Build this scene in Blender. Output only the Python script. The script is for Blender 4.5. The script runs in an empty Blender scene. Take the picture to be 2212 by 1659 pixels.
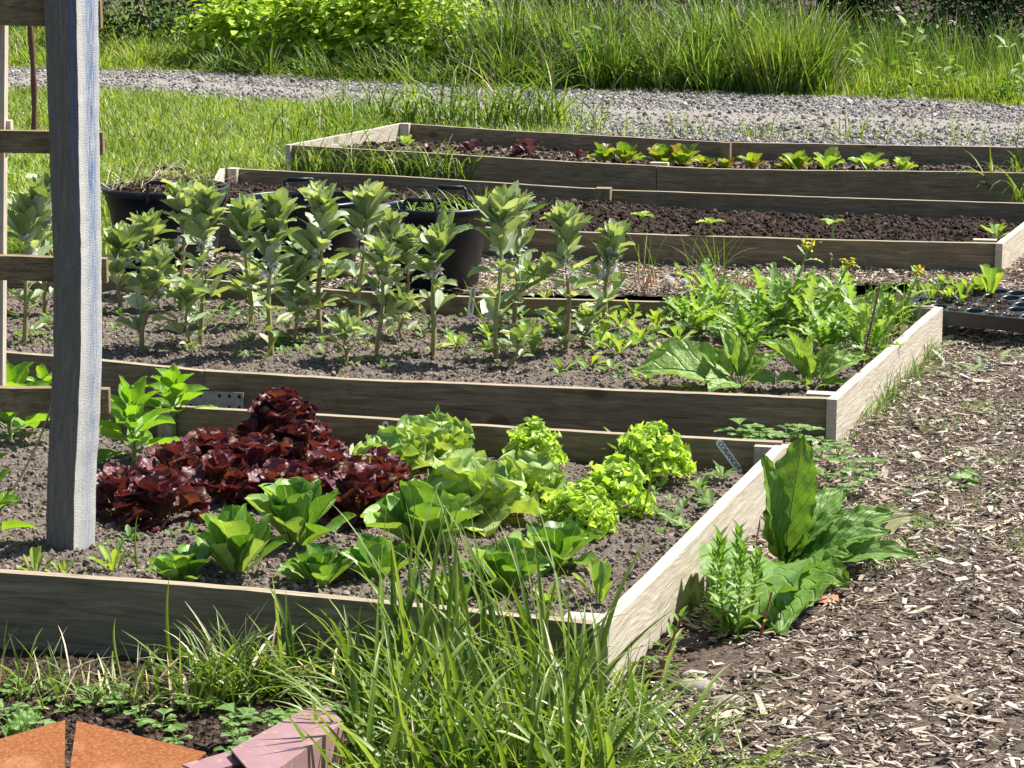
import bpy, math, random
import numpy as np
from mathutils import Vector, Matrix

# ------------------------------------------------------------------ camera, sky, sun, exposure
SC = bpy.context.scene
COL = SC.collection
PW, PH, FPX = 2212.0, 1659.0, 5200.0        # measuring frame of the photograph
HORIZON = -200.0
CAM_Z = 1.55
PITCH = math.atan((PH / 2 - HORIZON) / FPX)
cd = bpy.data.cameras.new('camera')
cam = bpy.data.objects.new('camera', cd); COL.objects.link(cam)
cam.location = (0, 0, CAM_Z)
cam.rotation_euler = (math.pi / 2 - PITCH, 0, 0)
cd.sensor_width = 36.0
cd.lens = FPX / PW * 36.0
cd.clip_start = 0.1
cd.clip_end = 400
SC.camera = cam

SUN_DIR = Vector((0.86, 0.50, 0)).normalized()
SUN_EL = math.radians(54)
w = bpy.data.worlds.new('World'); SC.world = w; w.use_nodes = True
nt = w.node_tree
bg = nt.nodes['Background']
sky = nt.nodes.new('ShaderNodeTexSky'); sky.sky_type = 'NISHITA'; sky.sun_disc = False
sky.sun_elevation = SUN_EL
sky.sun_rotation = math.atan2(SUN_DIR.x, SUN_DIR.y)
sky.air_density = 1.0; sky.dust_density = 1.0
nt.links.new(sky.outputs[0], bg.inputs[0]); bg.inputs[1].default_value = 0.066
sl = bpy.data.lights.new('sun', 'SUN'); sl.energy = 5.0; sl.angle = math.radians(0.5); sl.color = (1.0, 0.955, 0.88)
so = bpy.data.objects.new('sun', sl); COL.objects.link(so)
sd = Vector((SUN_DIR.x * math.cos(SUN_EL), SUN_DIR.y * math.cos(SUN_EL), math.sin(SUN_EL)))
so.rotation_euler = sd.to_track_quat('Z', 'Y').to_euler()
so.location = (3, 2, 6)
SC.view_settings.view_transform = 'Standard'
SC.view_settings.look = 'None'
SC.view_settings.exposure = 1.03
SC.view_settings.gamma = 1.0
SC.view_settings.use_curve_mapping = False
try:
    SC.cycles.max_bounces = 8; SC.cycles.transparent_max_bounces = 6
    SC.cycles.diffuse_bounces = 3; SC.cycles.glossy_bounces = 2; SC.cycles.transmission_bounces = 4
except Exception: pass

# ------------------------------------------------------------------ measuring helpers
cp, sp = math.cos(PITCH), math.sin(PITCH)
def P(px, py, z=0.0):
    """point of the place at height z that the photograph shows at (px, py)"""
    a = (px - PW / 2) / FPX; b = -(py - PH / 2) / FPX
    d = np.array([a, cp + b * sp, -sp + b * cp])
    t = (z - CAM_Z) / d[2]
    return np.array([d[0] * t, d[1] * t, z])
def PY(px, py, y):
    """point at depth y that the photograph shows at (px, py)"""
    a = (px - PW / 2) / FPX; b = -(py - PH / 2) / FPX
    d = np.array([a, cp + b * sp, -sp + b * cp])
    t = y / d[1]
    return np.array([d[0] * t, y, CAM_Z + d[2] * t])
def proj(x, y, z):
    zz = z - CAM_Z
    dep = y * cp - zz * sp
    up = y * sp + zz * cp
    return PW / 2 + FPX * x / dep, PH / 2 - FPX * up / dep
RS = np.random.default_rng(11)
_T = {}
def noise2(x, y, s=1.0, seed=0):
    if seed not in _T: _T[seed] = np.random.default_rng(seed + 900).random((256, 256))
    T = _T[seed]
    x = np.asarray(x) * s; y = np.asarray(y) * s
    xi = np.floor(x).astype(int); yi = np.floor(y).astype(int)
    fx = x - xi; fy = y - yi
    fx = fx * fx * (3 - 2 * fx); fy = fy * fy * (3 - 2 * fy)
    a = T[xi & 255, yi & 255]; b = T[(xi + 1) & 255, yi & 255]
    c = T[xi & 255, (yi + 1) & 255]; d = T[(xi + 1) & 255, (yi + 1) & 255]
    return (a * (1 - fx) + b * fx) * (1 - fy) + (c * (1 - fx) + d * fx) * fy
def fbm(x, y, s, o=4, seed=0):
    v = 0; a = 1; t = 0
    for i in range(o):
        v = v + a * noise2(x, y, s * 2 ** i, seed + i); t += a; a *= .55
    return v / t
def inpoly(x, y, poly):
    x = np.asarray(x); y = np.asarray(y); r = np.zeros(x.shape, bool); n = len(poly)
    for i in range(n):
        x1, y1 = poly[i][:2]; x2, y2 = poly[(i + 1) % n][:2]
        if y1 == y2: continue
        c = ((y1 > y) != (y2 > y)) & (x < (x2 - x1) * (y - y1) / (y2 - y1) + x1)
        r ^= c
    return r

# ------------------------------------------------------------------ mesh collector
class MB:
    def __init__(s): s.V = []; s.Q = []; s.T = []; s.U = []; s.n = 0; s.mq = []; s.mt = []
    def add(s, V, F, uv=None, mat=0):
        V = np.asarray(V, float).reshape(-1, 3); F = np.asarray(F, int)
        if uv is None: uv = np.zeros((len(V), 2))
        s.V.append(V); s.U.append(np.asarray(uv, float).reshape(-1, 2))
        if len(F):
            if F.shape[1] == 4: s.Q.append(F + s.n); s.mq.append(np.full(len(F), mat))
            else: s.T.append(F + s.n); s.mt.append(np.full(len(F), mat))
        s.n += len(V)
    def mesh(s, name, origin=(0, 0, 0), smooth=True):
        V = np.concatenate(s.V) - np.asarray(origin, float); U = np.concatenate(s.U)
        Q = np.concatenate(s.Q) if s.Q else np.zeros((0, 4), int)
        T = np.concatenate(s.T) if s.T else np.zeros((0, 3), int)
        me = bpy.data.meshes.new(name)
        me.vertices.add(len(V)); me.vertices.foreach_set('co', V.ravel())
        li = np.concatenate([Q.ravel(), T.ravel()]).astype(np.int32)
        me.loops.add(len(li)); me.loops.foreach_set('vertex_index', li)
        nq, ntr = len(Q), len(T)
        me.polygons.add(nq + ntr)
        st = np.concatenate([np.arange(nq) * 4, nq * 4 + np.arange(ntr) * 3]).astype(np.int32)
        me.polygons.foreach_set('loop_start', st)
        me.polygons.foreach_set('loop_total', np.concatenate([np.full(nq, 4), np.full(ntr, 3)]).astype(np.int32))
        me.update(calc_edges=True)
        ul = me.uv_layers.new(name='UVMap')
        ul.data.foreach_set('uv', U[li].ravel())
        mi = np.concatenate(s.mq + s.mt) if (s.mq or s.mt) else np.zeros(0)
        me.polygons.foreach_set('material_index', mi.astype(np.int32))
        me.polygons.foreach_set('use_smooth', np.full(nq + ntr, smooth))
        me.validate(clean_customdata=False)
        me.update()
        return me
ORG = {}
def tag(o, label=None, cat=None, group=None, kind=None):
    if label: o['label'] = label
    if cat: o['category'] = cat
    if group: o['group'] = group
    if kind: o['kind'] = kind
    return o
def obj(name, mb, mats, parent=None, origin=None, smooth=True, label=None, cat=None, group=None, kind=None):
    if not isinstance(mats, (list, tuple)): mats = [mats]
    if parent is not None: org = ORG[parent.name]
    else: org = np.zeros(3) if origin is None else np.asarray(origin, float)
    me = mb.mesh(name, org, smooth)
    for m in mats: me.materials.append(m)
    o = bpy.data.objects.new(name, me); COL.objects.link(o)
    if parent is not None: o.parent = parent
    else: o.location = org
    ORG[o.name] = org
    return tag(o, label, cat, group, kind)
def thing(name, loc, label, cat, group=None):
    o = bpy.data.objects.new(name, None); COL.objects.link(o)
    o.location = loc; o.empty_display_size = .05
    ORG[o.name] = np.asarray(loc, float)
    return tag(o, label, cat, group)
def bevel(o, wd=.003, seg=2):
    m = o.modifiers.new('bevel', 'BEVEL'); m.width = wd; m.segments = seg; m.limit_method = 'ANGLE'; m.angle_limit = math.radians(40)
    o.data.polygons.foreach_set('use_smooth', np.zeros(len(o.data.polygons), bool))

# ------------------------------------------------------------------ shape helpers
def rotm(az, el=0.0, roll=0.0):
    """local +Y is the direction, +Z the upper side; az turns it about Z, el lifts it, roll twists it"""
    return np.array(Matrix.Rotation(az, 3, 'Z') @ Matrix.Rotation(el, 3, 'X') @ Matrix.Rotation(roll, 3, 'Y'))
def gridf(nr, nc):
    i = np.arange(nr - 1)[:, None]; j = np.arange(nc - 1)[None, :]
    a = i * nc + j
    return np.stack([a, a + 1, a + nc + 1, a + nc], -1).reshape(-1, 4)
def box(x0, x1, y0, y1, z0, z1):
    V = [(x, y, z) for z in (z0, z1) for y in (y0, y1) for x in (x0, x1)]
    F = [(0, 2, 3, 1), (4, 5, 7, 6), (0, 1, 5, 4), (2, 6, 7, 3), (0, 4, 6, 2), (1, 3, 7, 5)]
    return np.array(V, float), np.array(F)
def boxuv(V):
    return np.stack([V[:, 0] + V[:, 1] * .3, V[:, 2] + V[:, 1]], -1)
def tube(mb, pts, rad, n=6, mat=0, cap=True):
    pts = np.asarray(pts, float); m = len(pts)
    rad = np.broadcast_to(np.asarray(rad, float), (m,))
    tg = np.gradient(pts, axis=0); tg /= np.linalg.norm(tg, axis=1, keepdims=True) + 1e-9
    ref = np.array([0, 0, 1.0]) if abs(tg[0, 2]) < .9 else np.array([1.0, 0, 0])
    V = []; L = 0; U = []
    for i in range(m):
        a = np.cross(tg[i], ref); a /= np.linalg.norm(a) + 1e-9; b = np.cross(a, tg[i])
        if i: L += np.linalg.norm(pts[i] - pts[i - 1])
        for k in range(n + 1):
            t = 2 * math.pi * k / n
            V.append(pts[i] + rad[i] * (math.cos(t) * a + math.sin(t) * b)); U.append((k / n, L))
    mb.add(V, gridf(m, n + 1)[:, ::-1], U, mat)
    if cap:
        for e in (0, m - 1):
            c = len(V)
            ring = np.array(V[e * (n + 1):e * (n + 1) + n]); cc = ring.mean(0)
            F = [(k, (k + 1) % n, n) if e else ((k + 1) % n, k, n) for k in range(n)]
            mb.add(np.vstack([ring, cc]), F, None, mat)
def lathe(mb, prof, c, n=48, mat=0, ell=1.0):
    prof = np.asarray(prof, float); t = np.linspace(0, 2 * math.pi, n + 1)
    V = np.stack([c[0] + prof[:, 0][:, None] * np.cos(t), c[1] + ell * prof[:, 0][:, None] * np.sin(t), c[2] + prof[:, 1][:, None] + 0 * t], -1)
    U = np.stack([np.broadcast_to(t / 6.283, V.shape[:2]), np.broadcast_to(prof[:, 1][:, None], V.shape[:2])], -1)
    mb.add(V.reshape(-1, 3), gridf(len(prof), n + 1), U.reshape(-1, 2), mat)

def pf(kind):
    if kind == 'oval': return lambda v: np.sin(np.pi * np.clip(v, 0, 1) ** .85) ** .75
    if kind == 'obov': return lambda v: (.16 + .84 * np.clip((v - .1) / .55, 0, 1) ** 1.2) * np.sqrt(np.clip(1 - ((v - .6) / .4).clip(0) ** 2, 0, 1))
    if kind == 'spat': return lambda v: (.28 + .72 * np.clip((v - .3) / .4, 0, 1) ** 1.3) * np.sqrt(np.clip(1 - ((v - .68) / .32).clip(0) ** 2, 0, 1))
    if kind == 'lance': return lambda v: np.sin(np.pi * np.clip(v, 0, 1) ** .7) ** .9
    if kind == 'spade': return lambda v: np.where(v < .25, np.sqrt(np.clip(1 - ((.25 - v) / .25) ** 2, 0, 1)), np.cos((v - .25) / .75 * np.pi / 2) ** .8)
    if kind == 'dock': return lambda v: np.clip(np.minimum(v / .1, 1), 0, 1) ** .5 * (1 - np.clip((v - .45) / .55, 0, 1) ** 2.2) ** .8 * (.85 + .15 * np.sin(v * 3))
    if kind == 'fan': return lambda v: (.1 + .9 * np.clip(v / .75, 0, 1) ** 1.15) * np.sqrt(np.clip(1 - ((v - .75) / .25).clip(0) ** 2, 0, 1))
    if kind == 'pin': return lambda v: (np.sin(np.pi * np.clip(v, 0, 1) ** 1.15) ** .7)
    if kind == 'blade': return lambda v: (1 - v ** 2.5)
LP = {k: pf(k) for k in ('oval', 'obov', 'spat', 'lance', 'spade', 'dock', 'fan', 'pin', 'blade')}
def leaf(mb, base, az, el, L, W, kind='oval', nu=4, nv=8, bend=.6, cup=.12, fold=.0, ruf=0., rf=5., rp=2.5, ser=0., sf=8,
         pet=0., pw=.06, roll=0., rs=None, mat=0, lobe=0., lf=5, bump=0., tipc=1.0):
    rs = rs or RS
    v = 1 - (1 - np.linspace(0, 1, nv + 1)) ** 1.35
    vv = np.clip((v - pet) / (1 - pet), 0, 1)
    wd = LP[kind](vv)
    if ser: wd = wd * (1 - ser * ((vv * sf) % 1.0))
    if lobe:
        s = .5 + .5 * np.cos(2 * np.pi * lf * vv)
        wd = wd * (1 - lobe * s * (vv > .02) * (vv < .93))
    wd = np.where(v < pet, pw, np.maximum(wd, .02))
    wd = wd * W / 2
    th = bend * (v ** 1.3)
    dv = L * np.diff(v)
    sy = np.concatenate([[0], np.cumsum(np.cos(-(th[1:] + th[:-1]) / 2) * dv)])
    sz = np.concatenate([[0], np.cumsum(np.sin(-(th[1:] + th[:-1]) / 2) * dv)])
    u = np.linspace(-1, 1, nu + 1)
    ph = rs.random(4) * 6.28
    U, Vv = np.meshgrid(u, v)
    au = np.abs(U); w2 = wd[:, None]
    h = cup * w2 * U ** 2 * 2 + fold * au * w2
    if ruf:
        f1 = np.sin(6.283 * rf * Vv + ph[0] + np.where(U > 0, ph[1], ph[2]))
        f2 = np.sin(6.283 * rf * 2.3 * Vv + ph[3] + 2 * U)
        env = np.minimum(1, np.clip((Vv - pet), 0, 1) * 4)
        h = h + ruf * W * au ** rp * (f1 + .5 * f2) * env
        xs = ruf * W * .5 * au ** rp * np.cos(6.283 * rf * Vv * 1.3 + ph[1]) * env * np.sign(U)
        tipz = ruf * W * .8 * np.clip((Vv - .82) / .18, 0, 1) * np.sin(ph[2] + U * rf * 1.6)
        h = h + tipz
    else: xs = 0
    if bump: h = h + bump * W * (np.abs(np.sin(U * 4.2)) * np.abs(np.sin(Vv * 16 + au * 3)) - .4) * (au < .98)
    x = U * w2 * np.cos(np.minimum(cup, 1) * au * .8) + xs
    ysh = 0
    if lobe or ser: ysh = au * w2 * .35
    y = sy[:, None] + h * np.sin(th)[:, None] + ysh * np.cos(th)[:, None]
    z = sz[:, None] + h * np.cos(th)[:, None] - ysh * np.sin(th)[:, None]
    pts = np.stack([x, y, z], -1).reshape(-1, 3) @ rotm(az, el, roll).T + np.asarray(base, float)
    mb.add(pts, gridf(nv + 1, nu + 1), np.stack([(U + 1) / 2, Vv], -1).reshape(-1, 2), mat)
    return pts.reshape(nv + 1, nu + 1, 3)[-1, nu // 2]
def blades(mb, root, L, W, az, lean, bend, segs=4, fold=True, mat=0, pw=2.2, droop=None):
    """many grass blades at once"""
    root = np.asarray(root, float); N = len(root)
    L = np.broadcast_to(L, (N,)); W = np.broadcast_to(W, (N,)); az = np.broadcast_to(az, (N,))
    lean = np.broadcast_to(lean, (N,)); bend = np.broadcast_to(bend, (N,))
    v = np.linspace(0, 1, segs + 1)
    ph = lean[:, None] + bend[:, None] * v[None] ** 1.6
    ph = np.minimum(ph, 2.7)
    mid = (ph[:, 1:] + ph[:, :-1]) / 2
    hs = np.concatenate([np.zeros((N, 1)), np.cumsum(np.sin(mid), 1)], 1) * (L / segs)[:, None]
    zs = np.concatenate([np.zeros((N, 1)), np.cumsum(np.cos(mid), 1)], 1) * (L / segs)[:, None]
    dx, dy = np.cos(az), np.sin(az)
    C = np.stack([root[:, 0:1] + hs * dx[:, None], root[:, 1:2] + hs * dy[:, None], root[:, 2:3] + zs], -1)
    tw = RS.uniform(-.9, .9, N)
    sx = -np.sin(az + tw); sy = np.cos(az + tw)
    wd = (W[:, None] / 2) * np.maximum(.04, (1 - v ** pw) * (.6 + .8 * np.sqrt(v)) )[None]
    S = np.stack([sx[:, None] * wd, sy[:, None] * wd, 0 * wd], -1)
    if fold:
        nrm = np.stack([-np.cos(ph) * dx[:, None], -np.cos(ph) * dy[:, None], np.sin(ph)], -1) * wd[..., None] * .45
        G = np.stack([C - S + nrm, C, C + S + nrm], 2); k = 3
    else: G = np.stack([C - S, C + S], 2); k = 2
    F = gridf(segs + 1, k)
    F = (F[None] + (np.arange(N) * (segs + 1) * k)[:, None, None]).reshape(-1, 4)
    uu = np.broadcast_to(np.linspace(0, 1, k)[None, None], (N, segs + 1, k)); vv = np.broadcast_to(v[None, :, None], (N, segs + 1, k))
    mb.add(G.reshape(-1, 3), F, np.stack([uu, vv], -1).reshape(-1, 2), mat)
def rand_rot(N, tilt=3.2, rs=RS):
    a = rs.random(N) * 6.283; b = rs.uniform(-tilt, tilt, N); c = rs.uniform(-tilt, tilt, N)
    ca, sa, cb, sb, cc, sc = np.cos(a), np.sin(a), np.cos(b), np.sin(b), np.cos(c), np.sin(c)
    Z = np.zeros(N); O = np.ones(N)
    Rz = np.stack([ca, -sa, Z, sa, ca, Z, Z, Z, O], -1).reshape(N, 3, 3)
    Rx = np.stack([O, Z, Z, Z, cb, -sb, Z, sb, cb], -1).reshape(N, 3, 3)
    Ry = np.stack([cc, Z, sc, Z, O, Z, -sc, Z, cc], -1).reshape(N, 3, 3)
    return Rz @ Rx @ Ry
def scatter(mb, tmpl, pos, scale, R, mat=0):
    V, F, U = tmpl; N = len(pos); m = len(V)
    scale = np.asarray(scale, float)
    if scale.ndim == 1: scale = np.repeat(scale[:, None], 3, 1)
    X = V[None] * scale[:, None, :]
    X = np.einsum('nij,nkj->nki', R, X) + pos[:, None, :]
    FF = (F[None] + (np.arange(N) * m)[:, None, None]).reshape(-1, F.shape[1])
    mb.add(X.reshape(-1, 3), FF, np.broadcast_to(U[None], (N, m, 2)).reshape(-1, 2), mat)
def ico(seed, rough=.25, flat=1.0):
    t = (1 + 5 ** .5) / 2
    V = np.array([(-1, t, 0), (1, t, 0), (-1, -t, 0), (1, -t, 0), (0, -1, t), (0, 1, t), (0, -1, -t), (0, 1, -t), (t, 0, -1), (t, 0, 1), (-t, 0, -1), (-t, 0, 1)], float)
    V /= np.linalg.norm(V[0])
    F = np.array([(0, 11, 5), (0, 5, 1), (0, 1, 7), (0, 7, 10), (0, 10, 11), (1, 5, 9), (5, 11, 4), (11, 10, 2), (10, 7, 6), (7, 1, 8), (3, 9, 4), (3, 4, 2), (3, 2, 6), (3, 6, 8), (3, 8, 9), (4, 9, 5), (2, 4, 11), (6, 2, 10), (8, 6, 7), (9, 8, 1)])
    r = np.random.default_rng(seed)
    V = V * r.uniform(1 - rough, 1 + rough, (12, 1)); V[:, 2] *= flat
    return V, F, V[:, :2] * .5 + .5
def ico2(seed, rough=.12, flat=1.0):
    V, F, _ = ico(seed, 0); V = list(V); cache = {}; F2 = []
    def mid(a, b):
        k = (min(a, b), max(a, b))
        if k not in cache:
            p = (V[a] + V[b]) / 2; V.append(p / np.linalg.norm(p)); cache[k] = len(V) - 1
        return cache[k]
    for a, b, c in F:
        x, y, z = mid(a, b), mid(b, c), mid(c, a)
        F2 += [(a, x, z), (x, b, y), (z, y, c), (x, y, z)]
    r = np.random.default_rng(seed); V = np.array(V)
    V = V * r.uniform(1 - rough, 1 + rough, (len(V), 1)); V = V * (1 + .18 * np.sin(V[:, :1] * 2.3 + seed)); V[:, 2] *= flat
    return V, np.array(F2), V[:, :2] * .5 + .5

# ------------------------------------------------------------------ materials
class NB:
    def __init__(s, name):
        s.m = bpy.data.materials.new(name); s.m.use_nodes = True; s.t = s.m.node_tree
        for n in list(s.t.nodes): s.t.nodes.remove(n)
        s.out = s.t.nodes.new('ShaderNodeOutputMaterial')
    def n(s, typ, ins=None, **kw):
        d = s.t.nodes.new('ShaderNode' + typ)
        for k, v in kw.items(): setattr(d, k, v)
        for k, v in (ins or {}).items():
            if hasattr(v, 'is_linked') or isinstance(v, bpy.types.NodeSocket): s.t.links.new(v, d.inputs[k])
            else: d.inputs[k].default_value = v
        return d
    def math(s, op, a, b=0.0, c=0.0, clamp=False):
        return s.n('Math', {0: a, 1: b, 2: c}, operation=op, use_clamp=clamp).outputs[0]
    def mix(s, f, a, b, mode='MIX'):
        f_ = lambda c: c if isinstance(c, bpy.types.NodeSocket) else (tuple(c) + (1,) if len(c) == 3 else c)
        return s.n('MixRGB', {0: f, 1: f_(a), 2: f_(b)}, blend_type=mode).outputs[0]
    def ramp(s, f, stops, interp='LINEAR'):
        d = s.n('ValToRGB', {0: f}); e = d.color_ramp.elements; d.color_ramp.interpolation = interp
        while len(e) < len(stops): e.new(.5)
        for el, (p, c) in zip(e, stops): el.position = p; el.color = tuple(c) + (1,) if len(c) == 3 else c
        return d.outputs[0]
    def noise(s, vec, scale, detail=3, rough=.55, dist=0.0):
        return s.n('TexNoise', {'Vector': vec, 'Scale': scale, 'Detail': detail, 'Roughness': rough, 'Distortion': dist}).outputs[0]
    def mapr(s, x, a, b, c=0.0, d=1.0):
        return s.n('MapRange', {0: x, 1: a, 2: b, 3: c, 4: d}).outputs[0]
    def obj(s): return s.n('TexCoord').outputs['Object']
    def uv(s): return s.n('TexCoord').outputs['UV']
    def finish(s, sh): s.t.links.new(sh, s.out.inputs[0]); return s.m
    def pbr(s, col, rough=.6, spec=.5, bump=None, bs=.3, bd=.01, **kw):
        ins = {'Roughness': rough, 'Specular IOR Level': spec}
        ins['Base Color'] = col if isinstance(col, bpy.types.NodeSocket) else tuple(col) + (1,)
        if bump is not None:
            ins['Normal'] = s.n('Bump', {'Strength': bs, 'Distance': bd, 'Height': bump}).outputs[0]
        ins.update(kw)
        return s.n('BsdfPrincipled', ins).outputs[0]
def leafmat(name, cols, vein=None, rough=.45, spec=.4, trans=.35, tcol=None, side=7.0, vw=.035, mottle=.25, bs=.35, edge=None, tipcol=None, vs=.75, basecol=None, msc=40, bd=.004):
    b = NB(name)
    rnd = b.n('NewGeometry').outputs['Random Per Island']
    n = len(cols)
    c = b.ramp(rnd, [(i / max(1, n - 1), cols[i]) for i in range(n)])
    nz = b.noise(b.obj(), msc, 3)
    c = b.mix(1.0, c, b.ramp(nz, [(.3, (1 - mottle,) * 3), (.7, (1 + mottle * .6,) * 3)]), 'MULTIPLY')
    uv = b.n('SeparateXYZ', {0: b.uv()})
    au = b.math('ABSOLUTE', b.math('SUBTRACT', uv.outputs[0], .5))
    if basecol: c = b.mix(b.mapr(uv.outputs[1], .0, .35, .85, 0), c, basecol)
    if tipcol: c = b.mix(b.mapr(uv.outputs[1], .65, 1.0, 0, .8), c, tipcol)
    if edge: c = b.mix(b.mapr(au, .3, .5, 0, .8), c, edge)
    bump = None
    if vein:
        rib = b.mapr(au, vw * .3, vw, 1, 0)
        sv = b.math('FRACT', b.math('SUBTRACT', b.math('MULTIPLY', uv.outputs[1], side), b.math('MULTIPLY', au, side * .55)))
        sv = b.math('ABSOLUTE', b.math('SUBTRACT', sv, .5))
        svm = b.mapr(sv, .0, .09, 1, 0)
        allv = b.math('MAXIMUM', rib, b.math('MULTIPLY', svm, .32))
        c = b.mix(b.math('MULTIPLY', allv, vs), c, vein)
        bump = b.math('ADD', b.math('MULTIPLY', allv, -1.0), b.math('MULTIPLY', nz, .8))
    else: bump = nz
    nrm = b.n('Bump', {'Strength': bs, 'Distance': bd, 'Height': bump}).outputs[0]
    pr = b.n('BsdfPrincipled', {'Base Color': c, 'Roughness': rough, 'Specular IOR Level': spec, 'Normal': nrm}).outputs[0]
    tc = b.mix(1.0, c, tcol or (1.5, 1.45, .55), 'MULTIPLY')
    tr = b.n('BsdfTranslucent', {'Color': tc, 'Normal': nrm}).outputs[0]
    return b.finish(b.n('MixShader', {0: trans, 1: pr, 2: tr}).outputs[0])
def woodmat(name, light, dark, knots=True, sc=1.0, green=.25, rough=.8):
    b = NB(name); uv = b.uv()
    mp = b.n('Mapping', {'Vector': uv, 'Scale': (1.2 * sc, 14 * sc, 1)}).outputs[0]
    c0 = b.mix(b.mapr(b.noise(mp, 5, 6, .7, .8), .36, .64), dark, light)
    col = c0; hgt = b.noise(mp, 14, 4, .6)
    if knots:
        vo = b.n('TexVoronoi', {'Vector': b.n('Mapping', {'Vector': uv, 'Scale': (3.0, 5.2, 1)}).outputs[0], 'Scale': 1.0, 'Randomness': .95})
        d = vo.outputs['Distance']; rn = b.n('SeparateXYZ', {0: vo.outputs['Color']}).outputs[0]
        on = b.math('GREATER_THAN', rn, .42)
        kn = b.math('MULTIPLY', b.mapr(d, .10, .15, 1, 0), on)
        # growth rings swirl round each knot and run straight elsewhere
        yv = b.n('SeparateXYZ', {0: uv}).outputs[1]
        ring = b.math('SINE', b.math('ADD', b.math('MULTIPLY', yv, 190.0), b.math('MULTIPLY', b.math('DIVIDE', 1.0, b.math('ADD', d, .12)), 5.0)))
        ring = b.math('ADD', ring, b.math('MULTIPLY', b.noise(mp, 3, 3), 3.0))
        rr = b.mapr(b.math('SINE', ring), .2, 1, 0, .30)
        col = b.mix(rr, col, dark)
        col = b.mix(b.math('MULTIPLY', kn, .75), col, (dark[0] * .45, dark[1] * .42, dark[2] * .38))
        hgt = b.math('ADD', hgt, b.math('MULTIPLY', rr, .8))
    ob = b.obj()
    col = b.mix(b.mapr(b.noise(ob, 3.0, 4, .6), .45, .7, 0, green), col, (.13, .15, .06))
    col = b.mix(b.mapr(b.noise(b.n('Mapping', {'Vector': uv, 'Scale': (1.2, 3, 1)}).outputs[0], 4, 5, .7), .35, .6, .5, 0), col, dark)
    col = b.mix(b.mapr(b.noise(ob, 9.0, 5, .7), .58, .72, 0, .45), col, (dark[0] * .5, dark[1] * .5, dark[2] * .5))
    crack = b.mapr(b.noise(b.n('Mapping', {'Vector': uv, 'Scale': (1.5, 60, 1)}).outputs[0], 3, 3, .5), .66, .70, 0, .6)
    col = b.mix(crack, col, (dark[0] * .3, dark[1] * .3, dark[2] * .3))
    return b.finish(b.pbr(col, rough, .25, b.math('SUBTRACT', hgt, crack), .5, .004))
def soilmat(name, cols, sc=60):
    b = NB(name); ob = b.obj()
    c = b.ramp(b.noise(ob, sc, 6, .7), [(.25, cols[0]), (.5, cols[1]), (.75, cols[2])])
    c = b.mix(b.mapr(b.noise(ob, sc * 5, 3), .62, .7, 0, .5), c, tuple(x * 1.6 for x in cols[2]))
    c = b.mix(b.mapr(b.noise(ob, 1.6, 3), .35, .7, 0, .35), c, cols[0])
    return b.finish(b.pbr(c, .95, .12, b.noise(ob, sc * 2.0, 5, .75), .9, .012))
def islmat(name, cols, rough=.85, spec=.2, sc=60, mott=.35, interp='LINEAR'):
    b = NB(name); rnd = b.n('NewGeometry').outputs['Random Per Island']
    c = b.ramp(rnd, [(i / max(1, len(cols) - 1), cols[i]) for i in range(len(cols))], interp)
    nz = b.noise(b.obj(), sc, 4, .65)
    c = b.mix(1.0, c, b.ramp(nz, [(.3, (1 - mott,) * 3), (.7, (1 + mott * .4,) * 3)]), 'MULTIPLY')
    return b.finish(b.pbr(c, rough, spec, nz, .4, .004))
def plain(name, col, rough=.6, spec=.4, mott=.15, sc=30, **kw):
    b = NB(name); nz = b.noise(b.obj(), sc, 4, .6)
    c = b.mix(1.0, tuple(col), b.ramp(nz, [(.3, (1 - mott,) * 3), (.7, (1 + mott,) * 3)]), 'MULTIPLY')
    return b.finish(b.pbr(c, rough, spec, nz, .15, .003, **kw))

M = {}
M['soil'] = soilmat('dry_bed_soil', [(.09, .072, .058), (.2, .165, .135), (.33, .28, .235)])
M['clod'] = islmat('soil_clods', [(.1, .078, .062), (.19, .155, .127), (.26, .215, .178), (.34, .285, .24)], .95, .1, 150)
M['dark_soil'] = soilmat('dark_compost', [(.022, .014, .011), (.05, .034, .027), (.10, .07, .055)])
M['dark_clod'] = islmat('compost_clods', [(.022, .015, .012), (.05, .034, .027), (.075, .052, .04), (.14, .1, .075)], .95, .1, 150)
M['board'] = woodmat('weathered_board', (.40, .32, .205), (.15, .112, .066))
M['pale_board'] = woodmat('sunlit_bleached_board', (.74, .67, .56), (.44, .375, .29), green=.08)  # lit copy of the bleached board wood, sunlight put into its paler colour
M['top_board'] = woodmat('board_top_edge', (.50, .43, .31), (.26, .21, .14), green=.1)  # weathered top faces, lightened so the sunlit rim is in the colour
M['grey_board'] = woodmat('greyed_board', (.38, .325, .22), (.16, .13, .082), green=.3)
M['rail'] = woodmat('rough_rail', (.40, .31, .18), (.14, .10, .055), knots=False, sc=1.6, green=.3)
M['grass'] = leafmat('grass_blades', [(.06, .13, .015), (.11, .20, .025), (.18, .28, .045), (.30, .40, .12)], rough=.42, spec=.4, trans=.38, tcol=(1.6, 1.5, .5), mottle=.1, bs=.1, tipcol=(.22, .28, .06))
M['lawn'] = leafmat('lawn_blades', [(.11, .19, .02), (.20, .31, .04), (.30, .41, .07), (.50, .50, .20)], rough=.5, spec=.35, trans=.36, tcol=(1.4, 1.45, .5), mottle=.38, bs=.05, msc=2.6)
M['tall'] = leafmat('verge_grass', [(.04, .09, .012), (.09, .17, .025), (.17, .27, .045), (.34, .40, .14)], rough=.45, spec=.4, trans=.34, tcol=(1.4, 1.5, .5), mottle=.35, bs=.05, msc=2.2)
M['straw'] = islmat('dry_straw', [(.42, .33, .17), (.6, .5, .3), (.7, .62, .42), (.3, .22, .12)], .7, .3, 60, .2)
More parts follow.
